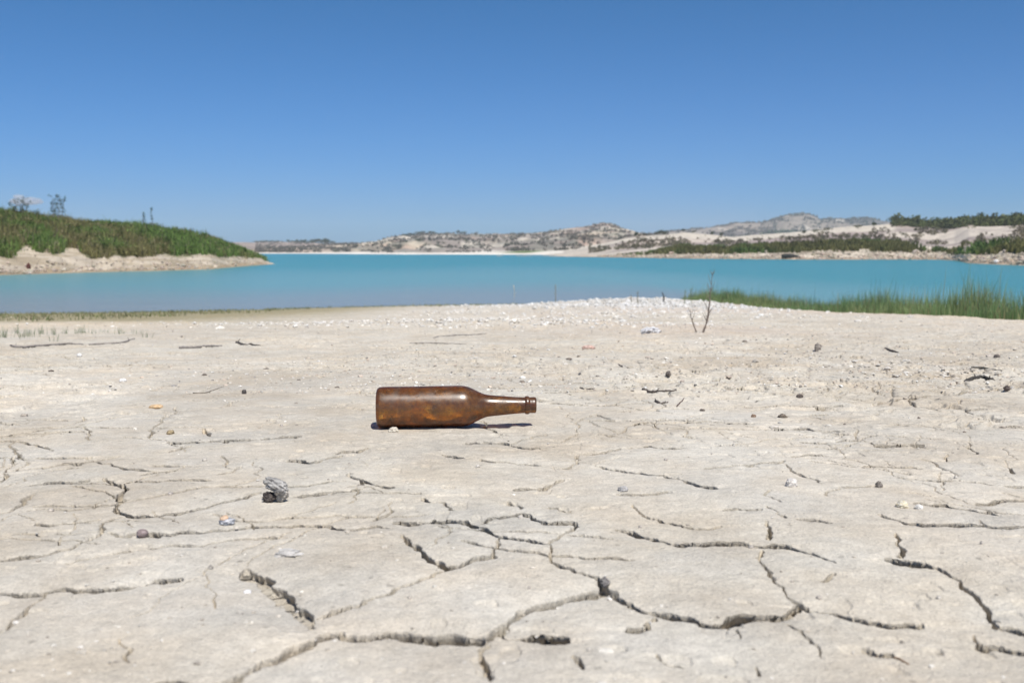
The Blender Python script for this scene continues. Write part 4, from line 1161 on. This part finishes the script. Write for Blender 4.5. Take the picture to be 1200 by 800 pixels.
# small dark bits scattered on the gravel
bits = [(600, 415), (667, 421), (678, 418), (655, 419), (560, 425), (510, 431), (482, 425), (1106, 428), (1120, 447), (873, 401), (986, 428),
        (612, 447), (395, 452), (350, 445), (180, 430), (60, 436), (240, 440), (312, 432), (1077, 486), (1130, 505), (1175, 500), (1060, 470), (990, 495), (1010, 480), (700, 441), (823, 480)]
for i, (px, py) in enumerate(bits):
    R_(px, py, random.uniform(3.5, 8), random.uniform(1.4, 2.6), random.choice([(.30, .26, .22), (.24, .20, .17), (.34, .29, .24)]), 'small dark chip lying loose on the pale gravel', 'pebble', 'pebble', 200 + i, sharp=.8, freq=2.2, sink=.4, group='dark chips on the gravel')
bits2 = [(560, 548), (610, 604), (520, 590), (880, 640), (960, 700), (1120, 560), (1150, 640), (1000, 760), (690, 760), (620, 690), (480, 700), (240, 540), (60, 600), (200, 580), (420, 560), (780, 540), (860, 520), (1100, 700), (750, 620), (330, 500)]
for i, (px, py) in enumerate(bits2):
    R_(px, py, random.uniform(4, 8), random.uniform(3, 4.5), random.choice([(.62, .57, .50), (.56, .50, .43), (.50, .45, .40)]), 'small pale mud crumb lying on a cracked plate', 'mud_crumb', 'crumb', 300 + i, sharp=.4, group='pale crumbs on the mud plates')

# ------------------------------------------------------------------ BOTTLE
def glass_material():
    m, nt, out = nodes('brown_glass')
    tc = N(nt, 'ShaderNodeTexCoord')
    def noise(s, d=5, r=.6, sc=(1, 1, 1)):
        mp = N(nt, 'ShaderNodeMapping'); mp.inputs['Scale'].default_value = sc; L(nt, tc.outputs['Object'], mp.inputs['Vector'])
        n = N(nt, 'ShaderNodeTexNoise'); n.inputs['Scale'].default_value = s; n.inputs['Detail'].default_value = d; n.inputs['Roughness'].default_value = r
        L(nt, mp.outputs[0], n.inputs['Vector']); return n.outputs['Fac']
    def ramp(v, a, b, c, d):
        mr = N(nt, 'ShaderNodeMapRange'); L(nt, v, mr.inputs[0])
        for k, q in enumerate((a, b, c, d)): mr.inputs[k + 1].default_value = q
        return mr.outputs[0]
    tr = N(nt, 'ShaderNodeBsdfTransparent')
    lwt = N(nt, 'ShaderNodeLayerWeight'); lwt.inputs['Blend'].default_value = .5      # longer way through the glass towards the outline
    trc = N(nt, 'ShaderNodeMix'); trc.data_type = 'RGBA'; L(nt, ramp(lwt.outputs['Facing'], .15, .85, 0, 1), trc.inputs[0])
    trc.inputs[6].default_value = (.88, .60, .20, 1); trc.inputs[7].default_value = (.30, .09, .012, 1); L(nt, trc.outputs[2], tr.inputs['Color'])
    tl = N(nt, 'ShaderNodeBsdfTranslucent'); tl.inputs['Color'].default_value = (.78, .40, .06, 1)
    mx = N(nt, 'ShaderNodeMixShader'); L(nt, ramp(noise(42, 6, .7), .38, .62, .06, .70), mx.inputs[0])
    L(nt, tr.outputs[0], mx.inputs[1]); L(nt, tl.outputs[0], mx.inputs[2])
    # dried silt film
    df = N(nt, 'ShaderNodeBsdfDiffuse'); df.inputs['Color'].default_value = (.050, .022, .008, 1)
    film = ramp(noise(58, 8, .8, (1, 1.4, 1)), .40, .60, .06, .78)
    m2 = N(nt, 'ShaderNodeMixShader'); L(nt, film, m2.inputs[0]); L(nt, mx.outputs[0], m2.inputs[1]); L(nt, df.outputs[0], m2.inputs[2])
    dust = N(nt, 'ShaderNodeBsdfDiffuse'); dust.inputs['Color'].default_value = (.36, .27, .18, 1)
    m3 = N(nt, 'ShaderNodeMixShader'); L(nt, ramp(noise(110, 8, .8), .55, .74, .02, .5), m3.inputs[0]); L(nt, m2.outputs[0], m3.inputs[1]); L(nt, dust.outputs[0], m3.inputs[2])
    gl = N(nt, 'ShaderNodeBsdfGlossy'); gl.inputs['Color'].default_value = (1, 1, 1, 1)
    L(nt, ramp(noise(60), .4, .7, .25, .5), gl.inputs['Roughness'])
    lw = N(nt, 'ShaderNodeLayerWeight'); lw.inputs['Blend'].default_value = .5
    pw = N(nt, 'ShaderNodeMath', operation='POWER'); L(nt, lw.outputs['Facing'], pw.inputs[0]); pw.inputs[1].default_value = 4.5
    m4 = N(nt, 'ShaderNodeMixShader'); L(nt, ramp(pw.outputs[0], 0, 1, .05, .42), m4.inputs[0]); L(nt, m3.outputs[0], m4.inputs[1]); L(nt, gl.outputs[0], m4.inputs[2])
    L(nt, m4.outputs[0], out.inputs[0])
    return m

def lathe(prof, seg=72):
    """prof: (x along axis, radius)"""
    V = []; F = []
    for i, (x, r) in enumerate(prof):
        for k in range(seg):
            a = 2 * pi * k / seg; V.append((x, r * cos(a), r * sin(a)))
    for i in range(len(prof) - 1):
        for k in range(seg):
            p = i * seg + k; q = i * seg + (k + 1) % seg
            F.append((p, q, q + seg, p + seg))
    return np.array(V), np.array(F)

def build_bottle():
    k = 1.0 / 822
    P0 = G(441, 500); Yb = 1.432
    xl = upix(441, 477) * Yb; zc = zpix(500, 477.3, Yb)
    R0 = 24.3 * Yb / FPX; Ltot = 189.5 * Yb / FPX
    e = empty('bottle', (xl, Yb, zc)); tag(e, 'old dusty brown glass beer bottle lying on the cracked mud', 'bottle')
    e.rotation_euler = (0, radians(-.45), radians(3.0))
    s = Ltot / 189.5
    M_g = glass_material()
    # outer profile in photo pixels from the base: (x, r)
    out = [(3.2, .01), (2.6, 6), (2.2, 12), (1.2, 16), (.4, 19.5), (.6, 21.6), (2.2, 23.5), (5, 24.3), (12, 24.4), (40, 24.3), (70, 24.4), (99, 24.4), (104, 24.1), (109, 22.9), (114, 20.7), (119, 18.0), (123, 16.0), (127, 14.3),
           (131, 13.1), (139, 12.2), (152, 11.1), (162, 10.2), (172, 9.5), (176, 9.3)]
    body = [(x * s, r * s) for x, r in out]
    # smooth by resampling
    d = np.r_[0, np.cumsum(np.hypot(*np.diff(np.array(body), axis=0).T))]
    t = np.linspace(0, d[-1], 110); b = np.array(body)
    B = np.stack([np.interp(t, d, b[:, 0]), np.interp(t, d, b[:, 1])], -1)
    for _ in range(2): B[1:-1] = (B[:-2] + 2 * B[1:-1] + B[2:]) / 4
    v, f = lathe(B); np_mesh('glass_body', v, f, 4, None, True, M_g, e)
    lip = [(176, 9.3), (176.4, 10.2), (177.3, 10.7), (180, 10.8), (181, 10.3), (181.6, 9.7), (182.6, 9.3), (184, 9.5), (187.5, 9.6), (189, 9.2), (189.6, 8.2), (189.2, 6.9), (187.5, 6.3), (180, 6.0), (172, 6.0)]
    v, f = lathe([(x * s, r * s) for x, r in lip]); np_mesh('lip', v, f, 4, None, True, M_g, e)
    # silt inside, lower side; colour brightened to stand for light focused there
    n, m = 60, 26; V = []
    for i in range(n):
        x = lerp(6, 126, i / (n - 1)); r = np.interp(x, [q[0] for q in out], [q[1] for q in out]) - 1.6
        half = lerp(.7, 1.45, float(vnoise(x * .06, 2.0, 610))) * (1 - .5 * abs(i / (n - 1) - .5) ** 3)
        for j in range(m):
            a = -pi / 2 + lerp(-half, half, j / (m - 1)); V.append((x, r * cos(a), r * sin(a) + .6 * float(vnoise(x * .3, j * .7, 611))))
    V = np.array(V) * s
    cc = mixc([.78, .58, .34], [.50, .32, .16], fbm(V[:, 0] * 60, V[:, 1] * 60, 612, 3))
    np_mesh('glow_silt', V, grid_faces(n, m), 4, cc, True, M_stone, e)
build_bottle()

# ------------------------------------------------------------------ small clouds
def cloud(px, py, wpx, hpx, Y, label, dens, seed):
    P = at_y(px, py, Y); k = Y / FPX
    r = np.random.default_rng(seed); parts = []
    for i in range(16):
        t = (i + .5) / 16 * 2 - 1
        c = np.array([[t * wpx * .38 * k, r.normal(0, wpx * .1 * k), (r.normal(0, .10) - .05) * hpx * k]])
        v, f, cc = blobs(c, np.array([wpx * .20 * k * (1.15 - abs(t) * .8)]), np.array([[.9, .9, .9]]), .62 * hpx / wpx * 2.0, .10, base=ico(3), sink=.5)
        parts.append((v, f, cc))
    v, f, c = joinp(parts)
    m, nt, out = nodes('cloud_vapour')
    vol = N(nt, 'ShaderNodeVolumePrincipled'); vol.inputs['Color'].default_value = (1, 1, 1, 1); vol.inputs['Density'].default_value = dens
    vol.inputs['Anisotropy'].default_value = .3
    L(nt, vol.outputs[0], out.inputs['Volume'])
    o = np_mesh('cloud', v, f, 3, None, True, m); o.location = P
    tag(o, label, 'cloud')
cloud(31, 235, 42, 15, 6000, 'small white cloud low in the sky above the left headland', .04, 3)

# ------------------------------------------------------------------ air
def haze():
    m, nt, out = nodes('haze_air')
    vol = N(nt, 'ShaderNodeVolumePrincipled'); vol.inputs['Color'].default_value = (.86, .93, 1.0, 1); vol.inputs['Density'].default_value = HAZE
    L(nt, vol.outputs[0], out.inputs['Volume'])
    x, y0, y1, z0, z1 = 1860, -1860, 1860, -6, 50
    V = [(-x, y0, z0), (x, y0, z0), (x, y1, z0), (-x, y1, z0), (-x, y0, z1), (x, y0, z1), (x, y1, z1), (-x, y1, z1)]
    F = [(0, 3, 2, 1), (4, 5, 6, 7), (0, 1, 5, 4), (1, 2, 6, 5), (2, 3, 7, 6), (3, 0, 4, 7)]
    o = np_mesh('haze', V, F, 4, None, False, m); tag(o, 'thin pale summer haze over the lake', 'haze', kind='stuff')
HAZE = .00026
USE_HAZE = True
if USE_HAZE: haze()

# ------------------------------------------------------------------ light, camera, world
ELEV, AZ = radians(61), radians(25)     # sun behind the camera, a little to the right
sd = np.array([cos(ELEV) * sin(AZ), -cos(ELEV) * cos(AZ), sin(ELEV)])
from mathutils import Vector
sun = bpy.data.lights.new('sun', 'SUN'); sun.energy = 5.0; sun.angle = radians(.53); sun.color = (1, .955, .89)
so = bpy.data.objects.new('sun', sun); C.objects.link(so)
so.rotation_euler = Vector(-sd).to_track_quat('-Z', 'Y').to_euler()
w = bpy.data.worlds.new('World'); bpy.context.scene.world = w; w.use_nodes = True
nt = w.node_tree; nt.nodes.clear()
sky = nt.nodes.new('ShaderNodeTexSky'); sky.sky_type = 'NISHITA'; sky.sun_disc = False
sky.sun_elevation = ELEV
sky.sun_rotation = math.atan2(sd[0], sd[1])
sky.altitude = 300; sky.air_density = 1.0; sky.dust_density = .6; sky.ozone_density = 2.2
bg = nt.nodes.new('ShaderNodeBackground'); bg.inputs['Strength'].default_value = .090
wo = nt.nodes.new('ShaderNodeOutputWorld')
tcw = nt.nodes.new('ShaderNodeTexCoord'); sep = nt.nodes.new('ShaderNodeSeparateXYZ'); nt.links.new(tcw.outputs['Generated'], sep.inputs[0])
mrw = nt.nodes.new('ShaderNodeMapRange'); mrw.inputs[1].default_value = 0; mrw.inputs[2].default_value = .27; nt.links.new(sep.outputs[2], mrw.inputs[0])
tintw = nt.nodes.new('ShaderNodeMix'); tintw.data_type = 'RGBA'; tintw.inputs[6].default_value = (.355, .625, 1.18, 1); tintw.inputs[7].default_value = (.25, .60, .91, 1)
nt.links.new(mrw.outputs[0], tintw.inputs[0])
mulw = nt.nodes.new('ShaderNodeMix'); mulw.data_type = 'RGBA'; mulw.blend_type = 'MULTIPLY'; mulw.inputs[0].default_value = 1
nt.links.new(sky.outputs[0], mulw.inputs[6]); nt.links.new(tintw.outputs[2], mulw.inputs[7])
nt.links.new(mulw.outputs[2], bg.inputs['Color']); nt.links.new(bg.outputs[0], wo.inputs['Surface'])

cam = bpy.data.cameras.new('camera'); co = bpy.data.objects.new('camera', cam); C.objects.link(co)
co.location = (0, 0, CAMZ); co.rotation_euler = (pi / 2 - TILT, 0, 0)
cam.sensor_width = 36; cam.lens = FPX / 1200 * 36; cam.clip_start = .02; cam.clip_end = 20000
cam.dof.use_dof = True; cam.dof.focus_distance = 1.45; cam.dof.aperture_fstop = 11
sc = bpy.context.scene; sc.camera = co
sc.view_settings.view_transform = 'Standard'; sc.view_settings.look = 'None'; sc.view_settings.exposure = 0.08; sc.view_settings.gamma = 1
sc.cycles.volume_bounces = 3; sc.cycles.transparent_max_bounces = 16; sc.cycles.max_bounces = 8
sc.cycles.sample_clamp_indirect = 6
sc.render.resolution_x = 1024; sc.render.resolution_y = 682
